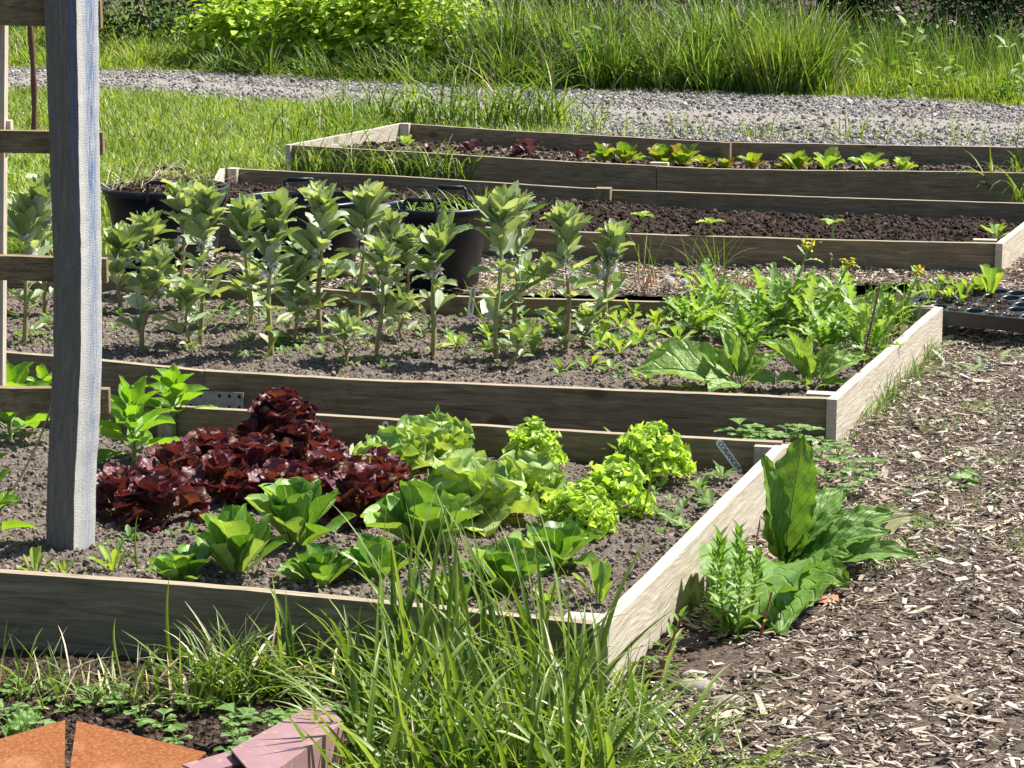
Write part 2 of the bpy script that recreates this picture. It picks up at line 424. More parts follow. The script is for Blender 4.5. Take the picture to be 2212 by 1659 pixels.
M['ground'] = soilmat('ground_earth', [(.03, .022, .016), (.06, .046, .033), (.11, .085, .062)], 30)
M['chips'] = islmat('wood_chips', [(.11, .08, .06), (.2, .15, .115), (.29, .225, .175), (.38, .30, .235), (.48, .39, .31), (.58, .49, .40), (.72, .65, .56)], .9, .08, 90, .35)
M['chipbed'] = soilmat('chip_litter', [(.06, .044, .034), (.15, .115, .09), (.32, .255, .2)], 90)
M['gravel'] = islmat('gravel_stones', [(.06, .057, .06), (.18, .168, .16), (.28, .262, .245), (.38, .355, .33), (.58, .55, .5)], .85, .2, 50, .3)
M['track'] = soilmat('track_dust', [(.19, .17, .15), (.30, .27, .24), (.42, .38, .34)], 40)
M['bean'] = leafmat('bean_leaf', [(.17, .25, .10), (.26, .35, .17), (.40, .48, .29), (.58, .63, .50)], (.3, .42, .2), .45, .5, .30, (1.5, 1.5, .4), side=6, mottle=.15)
M['bean_stem'] = leafmat('bean_stem', [(.28, .36, .12), (.36, .42, .15)], rough=.45, trans=.1, mottle=.15, basecol=(.3, .22, .1))
M['bean_stem2'] = leafmat('bean_stem_brown', [(.26, .2, .1), (.3, .24, .13)], rough=.5, trans=.05, mottle=.2)
M['petal'] = leafmat('bean_petal', [(.75, .74, .72), (.85, .83, .8)], rough=.6, trans=.3, tcol=(1, 1, 1), mottle=.1, bs=.1)
M['black'] = plain('petal_spot', (.015, .012, .02), .5)
M['romaine'] = leafmat('cos_leaf', [(.055, .15, .02), (.10, .23, .035), (.18, .34, .06), (.32, .48, .13)], (.4, .54, .2), .42, .42, .27, (1.7, 1.6, .45), side=6, mottle=.2, bs=.5, basecol=(.36, .46, .16), msc=28)
M['batavia'] = leafmat('curly_green_leaf', [(.17, .30, .06), (.28, .42, .11), (.40, .54, .18), (.52, .63, .28)], (.45, .58, .25), .4, .45, .28, (1.6, 1.5, .45), side=7, mottle=.2, bs=.5)
M['lollo'] = leafmat('frilly_yellow_leaf', [(.40, .58, .08), (.50, .68, .13), (.60, .76, .22)], rough=.45, spec=.35, trans=.4, tcol=(1.3, 1.3, .4), mottle=.2, bs=.3, basecol=(.3, .45, .06))
M['red'] = leafmat('red_lettuce_leaf', [(.07, .018, .028), (.11, .027, .042), (.17, .05, .06), (.15, .075, .045)], (.24, .09, .085), .46, .45, .2, (2.0, 1.1, .5), side=6, mottle=.35, bs=.6, basecol=(.16, .13, .03), msc=25)
M['spinach'] = leafmat('spinach_leaf', [(.15, .29, .06), (.23, .38, .09), (.33, .46, .15)], (.32, .5, .16), .48, .35, .28, (1.7, 1.6, .4), side=5, mottle=.3, bs=1.0, msc=32, bd=.012)
M['mizuna'] = leafmat('mustard_leaf', [(.11, .23, .035), (.18, .33, .06), (.28, .42, .12), (.40, .52, .24)], (.35, .5, .2), .45, .4, .36, (1.5, 1.5, .45), side=5, mottle=.15)
M['yellow'] = plain('yellow_petal', (.75, .65, .02), .6)
M['seedling'] = leafmat('seedling_leaf', [(.22, .38, .06), (.3, .46, .08), (.42, .5, .10), (.2, .36, .1)], (.45, .55, .2), .45, .4, .36, (1.4, 1.4, .4), side=5, mottle=.2)
M['chard'] = leafmat('chard_leaf', [(.12, .25, .03), (.2, .36, .04), (.32, .44, .06), (.2, .12, .04)], (.4, .45, .1), .4, .4, .36, (1.5, 1.4, .4), side=5, mottle=.35, msc=30)
M['beet'] = leafmat('beet_leaf', [(.05, .009, .018), (.07, .014, .025), (.22, .12, .13)], (.14, .03, .05), .4, .5, .12, (1.5, .8, .6), mottle=.3)
M['red_stem'] = plain('red_stem', (.3, .06, .07), .5)
M['green_stem'] = plain('green_stem', (.2, .3, .07), .5)
M['dock'] = leafmat('dock_leaf', [(.08, .19, .035), (.14, .27, .05), (.23, .37, .10)], (.36, .44, .2), .5, .3, .28, (1.7, 1.6, .4), side=9, mottle=.15, bs=.8, vw=.03, msc=30, bd=.008, vs=.35)
M['dock_dull'] = leafmat('faded_dock_leaf', [(.2, .22, .1), (.26, .26, .13)], (.4, .38, .25), .6, .3, .25, side=9, mottle=.3, bs=1.0)
M['weed'] = leafmat('weed_leaf', [(.09, .2, .03), (.14, .28, .05), (.2, .34, .09), (.3, .4, .16)], (.3, .42, .16), .5, .35, .34, (1.5, 1.4, .5), mottle=.2)
M['silver'] = leafmat('silverweed_leaf', [(.26, .36, .2), (.36, .46, .3), (.45, .52, .38)], (.5, .58, .42), .6, .3, .3, (1.2, 1.2, .7), mottle=.2)
M['raspberry'] = leafmat('bramble_leaf', [(.14, .28, .02), (.26, .44, .03), (.44, .58, .06), (.6, .70, .14)], (.5, .6, .15), .5, .35, .36, (1.4, 1.4, .4), side=6, mottle=.15, bs=.4)
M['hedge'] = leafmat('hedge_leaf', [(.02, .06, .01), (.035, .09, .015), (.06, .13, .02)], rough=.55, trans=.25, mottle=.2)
M['twig'] = islmat('twigs', [(.16, .1, .06), (.3, .22, .15), (.45, .38, .3)], .8)
M['stake'] = plain('rusty_stake', (.17, .085, .06), .8, .2, .35, 60)
M['stone'] = islmat('stones', [(.25, .22, .18), (.36, .32, .27), (.3, .25, .2)], .85, .2, 25, .3)

def tubmat():
    b = NB('black_plastic'); ob = b.obj()
    nz = b.noise(ob, 9, 5, .7); c = b.mix(b.mapr(nz, .5, .75, 0, .5), (.010, .014, .021), (.035, .043, .055))
    c = b.mix(b.mapr(b.noise(b.n('Mapping', {'Vector': ob, 'Scale': (1, 1, .12)}).outputs[0], 45, 4, .7), .6, .8, 0, .35), c, (.14, .14, .14))
    return b.finish(b.pbr(c, .42, .45, nz, .15, .003))
M['tub'] = tubmat()
M['tray'] = plain('tray_plastic', (.022, .027, .033), .33, .5, .3, 40)
def rustmat():
    b = NB('orange_rust'); ob = b.obj()
    c = b.ramp(b.noise(ob, 130, 5, .75), [(.3, (.13, .042, .014)), (.5, (.24, .085, .03)), (.68, (.33, .15, .062))])
    c = b.mix(b.mapr(b.noise(ob, 7, 4), .55, .7, 0, .6), c, (.42, .2, .11))
    return b.finish(b.pbr(c, .9, .15, b.noise(ob, 200, 4), .5, .003))
M['rust'] = rustmat()
def pinkmat():
    b = NB('faded_pink_paint'); ob = b.obj()
    c = b.mix(b.mapr(b.noise(ob, 12, 3), .35, .7), (.27, .15, .16), (.33, .195, .2))
    c = b.mix(b.mapr(b.noise(ob, 38, 5, .6), .56, .62, 0, .75), c, (.38, .25, .16))
    c = b.mix(b.mapr(b.noise(ob, 55, 3, .5), .68, .72), c, (.10, .03, .025))
    return b.finish(b.pbr(c, .5, .4, b.noise(ob, 50, 4), .3, .003))
M['pink'] = pinkmat()
def postmat():
    b = NB('blue_washed_post'); uv = b.uv(); s = b.n('SeparateXYZ', {0: uv}); u, v = s.outputs[0], s.outputs[1]
    g = b.noise(b.n('Mapping', {'Vector': uv, 'Scale': (26, 1.3, 1)}).outputs[0], 5, 6, .7)
    saw = b.noise(b.n('Mapping', {'Vector': uv, 'Scale': (5, 150, 1)}).outputs[0], 3, 3, .6)
    c = b.mix(b.mapr(g, .32, .7), (.07, .066, .058), (.27, .25, .21))
    c = b.mix(b.mapr(saw, .45, .7, 0, .45), c, (.33, .32, .28))
    c = b.mix(b.mapr(b.noise(uv, 14, 3), .5, .75, 0, .4), c, (.42, .33, .22))
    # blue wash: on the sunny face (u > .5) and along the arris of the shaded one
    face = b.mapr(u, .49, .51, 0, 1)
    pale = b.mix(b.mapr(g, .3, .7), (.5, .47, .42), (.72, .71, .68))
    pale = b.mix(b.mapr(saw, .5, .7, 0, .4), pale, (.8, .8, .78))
    c = b.mix(face, c, pale)  # sun and shade put into the colour: right face pale, left face dark
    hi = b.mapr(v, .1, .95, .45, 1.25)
    band = b.math('MAXIMUM', b.mapr(b.math('ABSOLUTE', b.math('SUBTRACT', u, .80)), .04, .2, 1, 0), b.math('MULTIPLY', b.mapr(b.math('ABSOLUTE', b.math('SUBTRACT', u, .42)), .0, .09, 1, 0), b.mapr(v, .7, 1.1, 0, .9)))
    bn = b.mapr(b.noise(b.n('Mapping', {'Vector': uv, 'Scale': (9, 3, 1)}).outputs[0], 4, 5, .7), .35, .6)
    blue = b.mix(b.mapr(g, .4, .7), (.07, .14, .32), (.2, .32, .55))
    f = b.math('MULTIPLY', b.math('MULTIPLY', band, hi), b.math('MULTIPLY', bn, .85))
    c = b.mix(f, c, blue)
    return b.finish(b.pbr(c, .85, .2, b.math('ADD', saw, g), .6, .003))
M['post'] = postmat()
M['white'] = plain('marker_plastic', (.78, .8, .84), .4, .4, .05)
M['ink'] = plain('marker_ink', (.02, .02, .03), .6)
M['metal'] = plain('galvanised_plate', (.36, .37, .36), .5, .4, .2, 50, Metallic=.5)
M['dark_metal'] = plain('dark_plate', (.045, .05, .065), .5, .4, .2, 50, Metallic=.3)
M['fluff'] = plain('seed_fluff', (.75, .74, .7), .9, .1)
M['string'] = plain('twine', (.45, .38, .28), .9, .1, .3, 80)
M['wire'] = plain('rusty_wire', (.25, .14, .09), .7, .3)
M['cutstalk'] = plain('cut_stalk', (.5, .3, .24), .8, .2)
M['brick'] = plain('brick_piece', (.48, .2, .12), .9, .1, .3, 60)
#@@PART2
# ------------------------------------------------------------------ the ground, the track, the path
def axis(a, b, n, k=1.0):
    t = np.linspace(0, 1, n); return a + (b - a) * t ** k
gx = np.concatenate([[-40, -25, -15, -10, -7], np.arange(-5, 5.01, .06), [7, 10, 15, 25, 40]])
gy = np.concatenate([[-4, 0, 2, 3], np.arange(3.6, 9, .05), np.arange(9, 27, .12), [28, 32, 40, 60, 100]])
X, Y = np.meshgrid(gx, gy)
Z = -.03 + .018 * fbm(X, Y, 2.2, 4, 3)
g = MB(); g.add(np.stack([X, Y, Z], -1).reshape(-1, 3), gridf(len(gy), len(gx)), np.stack([X, Y], -1).reshape(-1, 2))
obj('ground', g, M['ground'], kind='structure')
def patch(name, xs, ys, f, mat, mask=None):
    X, Y = np.meshgrid(xs, ys); Z = f(X, Y)
    g = MB(); F = gridf(len(ys), len(xs))
    if mask is not None:
        k = mask(X, Y).reshape(-1); F = F[k[F].all(1)]
    g.add(np.stack([X, Y, Z], -1).reshape(-1, 3), F, np.stack([X, Y], -1).reshape(-1, 2))
    return obj(name, g, mat, kind='structure')
# chip path on the right of the beds and between the beds
PATH_L = [P(1290, 1700)[:2], P(1345, 1520)[:2], P(1500, 1345)[:2], P(1700, 1090)[:2], P(1560, 985)[:2], P(1820, 965)[:2], P(2040, 745)[:2], P(1990, 700)[:2]]
def path_mask(X, Y):
    poly = [tuple(p) for p in PATH_L] + [tuple(P(1990, 618)[:2]), tuple(P(1581, 650)[:2]), tuple(P(700, 640)[:2]), tuple(P(380, 610)[:2]), tuple(P(380, 560)[:2]), tuple(P(900, 560)[:2]), tuple(P(2160, 605)[:2]), tuple(P(2330, 470)[:2]), (4.2, 13.0), (4.2, 2.5), (.2, 2.5)]
    wob = .05 * (fbm(X, Y, 3, 3, 40) - .5)
    return inpoly(X + wob, Y + wob, poly)
path_z = lambda X, Y: .004 + .02 * fbm(X, Y, 6, 4, 8)
patch('path', np.arange(-4, 4.2, .03), np.arange(2.6, 12.2, .03), path_z, M['chipbed'], path_mask)
# gravel track crossing behind the beds
near = np.array([P(-900, 190), P(0, 206), P(215, 201), P(450, 221), P(750, 241), P(1106, 290), P(1700, 326), P(2212, 346), P(3000, 390)])
far = np.array([P(-900, 146), P(0, 150), P(215, 155), P(425, 160), P(750, 180), P(1106, 197), P(1606, 210), P(1956, 220), P(2212, 236), P(3000, 290)])
def track_span(X):
    return np.interp(X, near[:, 0], near[:, 1]), np.interp(X, far[:, 0], far[:, 1])
def track_mask(X, Y, pad=0.0):
    a, b = track_span(X); wob = .35 * (fbm(X, Y, 1.4, 4, 50) - .5)
    return (Y > a - pad + wob) & (Y < b + pad + wob)
def track_z(X, Y):
    a, b = track_span(X); t = (Y - a) / (b - a)
    return .002 + .012 * fbm(X, Y, 3, 4, 9) + .02 * (np.cos((t - .5) * 12) * .5 + .5)
patch('track', np.arange(-9, 11, .08), np.arange(11.5, 27, .08), track_z, M['track'], track_mask)

# ------------------------------------------------------------------ raised beds
ZT = .15
def boardmesh(top, zt, zb, th, side, step=.06, wav=.002, u0=0.0, seed=0):
    """plank standing along the polyline of its outer top edge; side=+1 puts its thickness on the left of the line"""
    top = np.asarray(top, float)[:, :2]
    seg = np.linalg.norm(np.diff(top, axis=0), axis=1); s = np.concatenate([[0], np.cumsum(seg)])
    t = np.arange(0, s[-1], step); t = np.concatenate([t[t < s[-1] - .01], [s[-1]]])
    if len(top) > 2:   # round the bends
        x = np.interp(t, s, top[:, 0]); y = np.interp(t, s, top[:, 1])
        for _ in range(12):
            x[1:-1] = (x[:-2] + 2 * x[1:-1] + x[2:]) / 4; y[1:-1] = (y[:-2] + 2 * y[1:-1] + y[2:]) / 4
    else: x = np.interp(t, s, top[:, 0]); y = np.interp(t, s, top[:, 1])
    dx = np.gradient(x); dy = np.gradient(y); l = np.hypot(dx, dy); nx, ny = -dy / l * side, dx / l * side
    z1 = zt + wav * 2 * (noise2(t, 0 * t, 2.0, 60 + seed) - .5) + wav * (noise2(t, 0 * t, 14.0, 61 + seed) - .5)
    hgt = zt - zb
    rows = []
    prof = [(0, zb, 0), (0, None, hgt), (th, None, hgt + th), (th, zb, 2 * hgt + th), (0, zb, 2 * hgt + 2 * th)]
    V = []; U = []
    for off, z, vv in prof:
        zz = z1 if z is None else np.full(len(t), z)
        V.append(np.stack([x + nx * off, y + ny * off, zz], -1)); U.append(np.stack([t + u0, np.full(len(t), vv + seed * .37)], -1))
    V = np.stack(V, 1); U = np.stack(U, 1)
    mb = MB(); F = gridf(len(t), 5)
    Vf = V[:, :4].reshape(-1, 3); N = len(t)
    # faces between the four rails, separate vertices per face so edges stay crisp
    for a in range(4):
        b_ = (a + 1) % 4
        q = np.stack([V[:, a], V[:, b_ if a < 3 else 0]], 1).reshape(-1, 3)
        uq = np.stack([U[:, a], U[:, a + 1]], 1).reshape(-1, 2)
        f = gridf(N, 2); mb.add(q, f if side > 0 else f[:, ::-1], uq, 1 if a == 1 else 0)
    for e in (0, N - 1):
        q = V[e, :4]; uq = np.array([(0, 0), (0, hgt), (th, hgt), (th, 0)]) * [1, 3] + [e * .1, seed]
        f = np.array([[0, 1, 2, 3]]) if (e == 0) == (side > 0) else np.array([[3, 2, 1, 0]])
        mb.add(q, f, uq)
    return mb
def stub(parent, c, sx, sy, z0, z1, ang, mat='board', name='corner_post'):
    V, F = box(-sx / 2, sx / 2, -sy / 2, sy / 2, z0, z1)
    # box uv: along the grain = z
    mb = MB()
    for f in F:
        q = V[f]; d = q.max(0) - q.min(0)
        if d[2] > .001: uv = np.stack([q[:, 2], q[:, 0] + q[:, 1]], -1)
        else: uv = q[:, :2]
        mb.add(q @ rotm(ang).T + [c[0], c[1], 0], [[0, 1, 2, 3]], uv + [c[0], c[1]])
    o = obj(name, mb, M[mat], parent); bevel(o, .002, 1); return o
def bed(label, origin, parts, cat='raised bed'):
    r = thing('raised_bed', origin, label, cat, 'timber raised beds'); 
    for kind, mat, pts, zt, zb, th, side, sd in parts:
        w3 = [P(p[0], p[1], zt) for p in pts]
        mb = boardmesh(w3, zt, zb, th, side, seed=sd, u0=sd * 3.1)
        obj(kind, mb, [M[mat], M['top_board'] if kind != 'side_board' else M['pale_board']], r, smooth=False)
    return r
def soilbed(name, corners, zf, cell, mat, clodmat, nclod, csize, seed, label):
    """corners: front left, front right, back right, back left (world xy)"""
    fr_, bk_ = corners
    fr_ = np.array([P(a, b, ZT)[:2] for a, b in fr_]); bk_ = np.array([P(a, b, ZT)[:2] for a, b in bk_])
    def along(L, u):
        s = np.concatenate([[0], np.cumsum(np.linalg.norm(np.diff(L, axis=0), axis=1))]); s /= s[-1]
        return np.stack([np.interp(u, s, L[:, 0]), np.interp(u, s, L[:, 1])], -1)
    A, B, C_, D = fr_[0], fr_[-1], bk_[-1], bk_[0]
    wl = np.linalg.norm(B - A); dl = np.linalg.norm(D - A)
    nu, nv = int(wl / cell), int(dl / cell)
    u, v = np.meshgrid(np.linspace(0, 1, nu), np.linspace(0, 1, nv))
    def xy(u, v): return along(fr_, u) * (1 - v)[..., None] + along(bk_, u) * v[..., None]
    p = xy(u, v)
    z = zf(u, v, p[..., 0], p[..., 1])
    m = MB(); m.add(np.concatenate([p, z[..., None]], -1).reshape(-1, 3), gridf(nv, nu), p.reshape(-1, 2))
    obj('soil', m, mat, kind='structure')
    r = np.random.default_rng(seed)
    a, b = r.random(nclod), r.random(nclod); q = xy(a, b)
    zc = zf(a, b, q[:, 0], q[:, 1])
    s = csize * (.25 + r.gamma(1.5, .35, nclod)); s = np.minimum(s, csize * 2.6)
    m = MB()
    for k in range(4):
        i = slice(k, None, 4); n = len(s[i])
        scatter(m, ico(seed + k, .3), np.stack([q[i, 0], q[i, 1], zc[i] + s[i] * .1], -1), np.stack([s[i], s[i] * r.uniform(.6, 1, n), s[i] * r.uniform(.4, .8, n)], -1) * .5, rand_rot(n, 3, r))
    obj('soil_crumbs', m, clodmat, smooth=False, label=label, cat='soil crumbs', kind='stuff')
    return xy
TH = .03
# bed 1, nearest
B1F = [(-260, 1221), (0, 1236), (230, 1249), (500, 1273), (850, 1307), (1306, 1350)]
r1 = bed('nearest raised bed of weathered boards holding the red and green lettuces', P(700, 1500), [
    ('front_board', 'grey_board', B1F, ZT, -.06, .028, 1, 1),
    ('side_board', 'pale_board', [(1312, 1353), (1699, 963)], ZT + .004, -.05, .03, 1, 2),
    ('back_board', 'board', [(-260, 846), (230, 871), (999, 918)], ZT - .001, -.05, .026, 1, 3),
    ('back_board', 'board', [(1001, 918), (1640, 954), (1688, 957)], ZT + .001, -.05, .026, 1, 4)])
stub(r1, P(1266, 1333, .14), .085, .05, .0, .142, -.25, 'pale_board')
stub(r1, P(1668, 965, .14), .09, .05, .0, .144, -.25, 'pale_board')
stub(r1, P(361, 884, .14), .045, .045, .0, .135, -.2, 'pale_board', 'joint_post')
# bed 2
B2F = [(-260, 744), (0, 762), (220, 778), (436, 801)]
r2 = bed('second raised bed holding the flowering broad beans and radishes', P(1000, 950), [
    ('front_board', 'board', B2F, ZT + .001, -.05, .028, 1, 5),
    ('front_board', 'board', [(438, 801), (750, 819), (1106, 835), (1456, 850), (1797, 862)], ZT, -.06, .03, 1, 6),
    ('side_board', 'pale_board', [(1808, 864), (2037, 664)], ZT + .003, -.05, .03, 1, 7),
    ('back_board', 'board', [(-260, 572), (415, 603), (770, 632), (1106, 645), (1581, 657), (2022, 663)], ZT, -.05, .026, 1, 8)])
stub(r2, P(1776, 852, .14), .09, .05, .0, .145, -.25, 'pale_board')
stub(r2, P(2002, 667, .14), .07, .05, .0, .146, -.25, 'pale_board')
# bed 3
r3 = bed('third raised bed behind the black tubs, filled with dark compost and small squash seedlings', P(1700, 615), [
    ('front_board', 'board', [(430, 454), (496, 460), (900, 484), (1307, 505), (1920, 521), (2154, 526)], ZT, -.05, .032, 1, 9),
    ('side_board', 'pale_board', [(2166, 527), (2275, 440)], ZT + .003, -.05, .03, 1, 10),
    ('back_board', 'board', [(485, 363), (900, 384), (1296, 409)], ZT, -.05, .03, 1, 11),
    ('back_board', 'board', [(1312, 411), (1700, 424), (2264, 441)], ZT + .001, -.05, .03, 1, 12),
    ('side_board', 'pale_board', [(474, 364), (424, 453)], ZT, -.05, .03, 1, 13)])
stub(r3, P(1304, 407, .165), .075, .075, .0, .168, -.2, 'rail', 'joint_post')
stub(r3, P(505, 369, .14), .05, .06, .0, .155, -.2, 'pale_board')
stub(r3, P(2128, 520, .14), .10, .05, .0, .146, -.2, 'pale_board')
# bed 4
r4 = bed('farthest raised bed beside the gravel track, growing chard and beetroot', P(1500, 420), [
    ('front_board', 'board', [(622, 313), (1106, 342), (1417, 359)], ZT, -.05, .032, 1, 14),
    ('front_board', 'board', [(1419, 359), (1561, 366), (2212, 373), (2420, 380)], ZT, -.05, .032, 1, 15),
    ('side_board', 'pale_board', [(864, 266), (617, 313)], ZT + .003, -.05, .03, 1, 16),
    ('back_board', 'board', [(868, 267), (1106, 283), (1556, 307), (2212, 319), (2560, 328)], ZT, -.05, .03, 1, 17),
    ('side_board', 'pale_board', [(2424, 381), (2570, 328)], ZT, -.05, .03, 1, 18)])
stub(r4, P(876, 272, .14), .06, .06, .0, .157, -.25, 'pale_board')
stub(r4, P(1568, 313, .14), .06, .06, .0, .156, -.25, 'rail', 'joint_post')
stub(r4, P(1425, 353, .14), .1, .05, .0, .146, -.25, 'pale_board', 'joint_post')

def plate(parent, pts, y_off, mat, holes, seed, name='joint_plate', hole_mat='black'):
    """flat metal plate screwed on a board, pts its four corners on the board face"""
    pts = [np.asarray(p) for p in pts]; n = np.cross(pts[1] - pts[0], pts[3] - pts[0]); n /= np.linalg.norm(n)
    if n[1] > 0: n = -n
    m = MB(); V = np.array([p + n * .003 for p in pts] + [p + n * .006 for p in pts])
    m.add(V, [(0, 1, 5, 4), (1, 2, 6, 5), (2, 3, 7, 6), (3, 0, 4, 7), (4, 5, 6, 7)])
    o = obj(name, m, M[mat], parent, smooth=False)
    for u, v in holes:
        m = MB()
        c = (pts[0] * (1 - u) + pts[1] * u) * (1 - v) + (pts[3] * (1 - u) + pts[2] * u) * v + n * .0065
        e1 = (pts[1] - pts[0]); e1 /= np.linalg.norm(e1); e2 = np.cross(n, e1)
        k = 10; rr = .0065
        ring = [c + rr * (math.cos(t) * e1 + math.sin(t) * e2) for t in np.linspace(0, 6.283, k + 1)[:-1]]
        m.add(np.array(ring + [c + n * .0015]), [(i, (i + 1) % k, k) for i in range(k)])
        obj('screw', m, M[hole_mat], o)
    return o
def on_board(px, py, a, b, z=.15):
    """point of the vertical plane through the two board-top points a, b seen at (px, py)"""
    A, B = P(*a, z), P(*b, z); n = np.cross(B - A, [0, 0, 1.0]); o = np.array([0, 0, CAM_Z])
    q = P(px, py, 0) - o
    return o + q * (np.dot(A - o, n) / np.dot(q, n))
hl = [(.08 + .17 * i, .2 + .55 * (j % 2 == 0)) for i, j in [(0, 0), (0, 1), (1, 1), (2, 0), (3, 1), (4, 0), (4, 1), (5, 0), (5, 1)]]
pl = lambda x0, y0, x1, y1, a, b, z=.15: [on_board(x0, y0, a, b, z), on_board(x1, y0 + (x1 - x0) * .045, a, b, z), on_board(x1, y1 + (x1 - x0) * .045, a, b, z), on_board(x0, y1, a, b, z)]
plate(r2, pl(404, 842, 528, 886, (220, 778), (436, 801)), 0, 'metal', hl, 1)
plate(r4, pl(1378, 385, 1457, 412, (1106, 342), (1561, 366)), 0, 'dark_metal', hl, 2, hole_mat='metal')
plate(r3, pl(1088, 556, 1125, 570, (900, 484), (1307, 505)), 0, 'dark_metal', hl[:3], 3, hole_mat='metal')

bump = lambda X, Y, s=1.0, sd=0: .022 * s * (fbm(X, Y, 9, 3, 20 + sd) - .5) + .016 * s * (fbm(X, Y, 45, 3, 24 + sd) - .5) + .007 * s * (np.random.default_rng(sd).random(np.shape(X)) - .5) * (np.ndim(X) > 1)
z1f = lambda u, v, X, Y: .105 - .035 * v + bump(X, Y, 1.2, 1)
xy1 = soilbed('soil', ([(-260, 1213), (0, 1228), (230, 1241), (500, 1264), (850, 1298), (1300, 1340)], [(-260, 850), (230, 876), (999, 922), (1684, 966)]), z1f, .011, M['soil'], M['clod'], 42000, .0095, 5, 'dry grey-brown soil crumbs over the lettuce bed')
z2f = lambda u, v, X, Y: .108 - .025 * v + bump(X, Y, 1.2, 2)
xy2 = soilbed('soil', ([(-260, 740), (0, 758), (220, 773), (436, 797), (750, 814), (1106, 830), (1456, 845), (1796, 857)], [(-260, 575), (415, 606), (770, 635), (1106, 648), (1581, 660), (2022, 668)]), z2f, .014, M['soil'], M['clod'], 40000, .0105, 6, 'grey-brown soil crumbs under the broad bean plants')
def z3f(u, v, X, Y):
    ridge = np.exp(-((v - .62) / .28) ** 2)
    h = np.interp(u, [0, .38, .45, .5, .58, .63, .70, .86, .93, .97, 1], [.05, .06, .07, .085, .06, .02, .01, .03, .03, .0, .0]) + .025 * (fbm(X, Y, 2.2, 2, 70) - .5)
    return .085 - .025 * v + ridge * h + bump(X, Y, 1.6, 3)
xy3 = soilbed('soil', ([(436, 450), (496, 457), (900, 481), (1307, 502), (1920, 518), (2160, 522)], [(482, 366), (900, 387), (1300, 412), (1700, 427), (2260, 444)]), z3f, .016, M['dark_soil'], M['dark_clod'], 26000, .017, 7, 'dark moist compost crumbs heaped in the squash bed')
z4f = lambda u, v, X, Y: .065 - .02 * v + .015 * np.exp(-((v - .5) / .3) ** 2) + bump(X, Y, 1.4, 4)
xy4 = soilbed('soil', ([(624, 311), (1106, 340), (1417, 357), (1561, 364), (2212, 371), (2418, 377)], [(868, 270), (1106, 286), (1556, 310), (2212, 322), (2560, 331)]), z4f, .03, M['soil'], M['dark_clod'], 14000, .02, 8, 'brown soil crumbs between the chard and beetroot plants')
SZ = {1: .09, 2: .1, 3: .11, 4: .075}

# ------------------------------------------------------------------ loose stuff on the ground
def visible(p, m=180):
    px, py = proj(p[:, 0], p[:, 1], p[:, 2]); return (px > -m) & (px < PW + m) & (py > -m) & (py < PH + m)
BEDS = [[P(-270, 1218, ZT), P(1312, 1353, ZT), P(1699, 963, ZT), P(-270, 846, ZT)], [P(-270, 744, ZT), P(1808, 864, ZT), P(2037, 664, ZT), P(-270, 572, ZT)],
        [P(424, 453, ZT), P(2166, 527, ZT), P(2275, 440, ZT), P(474, 363, ZT)], [P(617, 313, ZT), P(2424, 381, ZT), P(2570, 328, ZT), P(864, 266, ZT)]]
def offbeds(x, y):
    k = np.ones(np.shape(x), bool)
    for b in BEDS: k &= ~inpoly(x, y, [q[:2] for q in b])
    return k
# wood chips: thin crooked flakes
def chip_tmpl(seed):
    r = np.random.default_rng(seed); V, F = box(-.5, .5, -.5, .5, -.5, .5)
    V = V + r.uniform(-.16, .16, V.shape); V[V[:, 0] > 0, 1] *= r.uniform(.3, 1); V[:, 2] += .5 * V[:, 0] ** 2 * r.uniform(-1, 1)
    return V, F, V[:, :2] + .5
N = 420000
r = np.random.default_rng(31)
x = r.uniform(-3, 3.4, N); y = 3.2 + (12 - 3.2) * r.random(N) ** 1.1
k = path_mask(x, y) & offbeds(x, y) & ((x > .1) | (r.random(N) < .9))
p = np.stack([x, y, path_z(x, y)], -1)[k]
cornerd = np.hypot(p[:, 0] - P(1420, 1430)[0], (p[:, 1] - P(1420, 1430)[1]) * .8)
k = visible(p) & ((cornerd > .16 + .1 * r.random(len(p))) | (r.random(len(p)) < .25)) & (noise2(p[:, 0], p[:, 1], 5, 77) + r.random(len(p)) * .8 > .35)
p = p[k]; n = len(p)
m = MB()
Lc = .005 + r.gamma(1.6, .0058, n); Lc = np.minimum(Lc, .065); far_ = p[:, 1] > 9; Lc[far_] *= 1.25
Wc = Lc * np.where(r.random(n) < .4, r.uniform(.05, .12, n), r.uniform(.14, .5, n)); Tc = np.minimum(r.uniform(.0015, .004, n), Wc * .5)
p[:, 2] += .004 + r.random(n) * .016
for q in range(6):
    i = slice(q, None, 6)
    scatter(m, chip_tmpl(q), p[i], np.stack([Lc[i], Wc[i], Tc[i]], -1), rand_rot(len(p[i]), .35, r))
obj('wood_chips', m, M['chips'], smooth=False, label='shredded wood chip mulch spread over the path around the beds', cat='wood chips', kind='stuff')
print('chips', n)
rc = np.random.default_rng(71); cr = []
for _ in range(42000):
    qx, qy = rc.uniform(-60, 760), rc.uniform(1430, 1700)
    if rc.random() < .25: qx, qy = rc.uniform(1320, 1640), rc.uniform(1360, 1560)
    cr.append(P(qx, qy, -.012))
cr = np.array(cr); cr = cr[offbeds(cr[:, 0], cr[:, 1])]; sc_ = np.minimum(.0015 + rc.gamma(1.4, .0018, len(cr)), .012); m = MB()
scatter(m, ico(91, .3), cr + np.stack([0 * sc_, 0 * sc_, .004 + .014 * (cr[:, 0] > .2)], -1), sc_, rand_rot(len(cr), 3, rc))
obj('soil_crumbs', m, M['dark_clod'], smooth=False, label='dark soil crumbs on the bare ground around the nearest bed', cat='soil crumbs', kind='stuff')
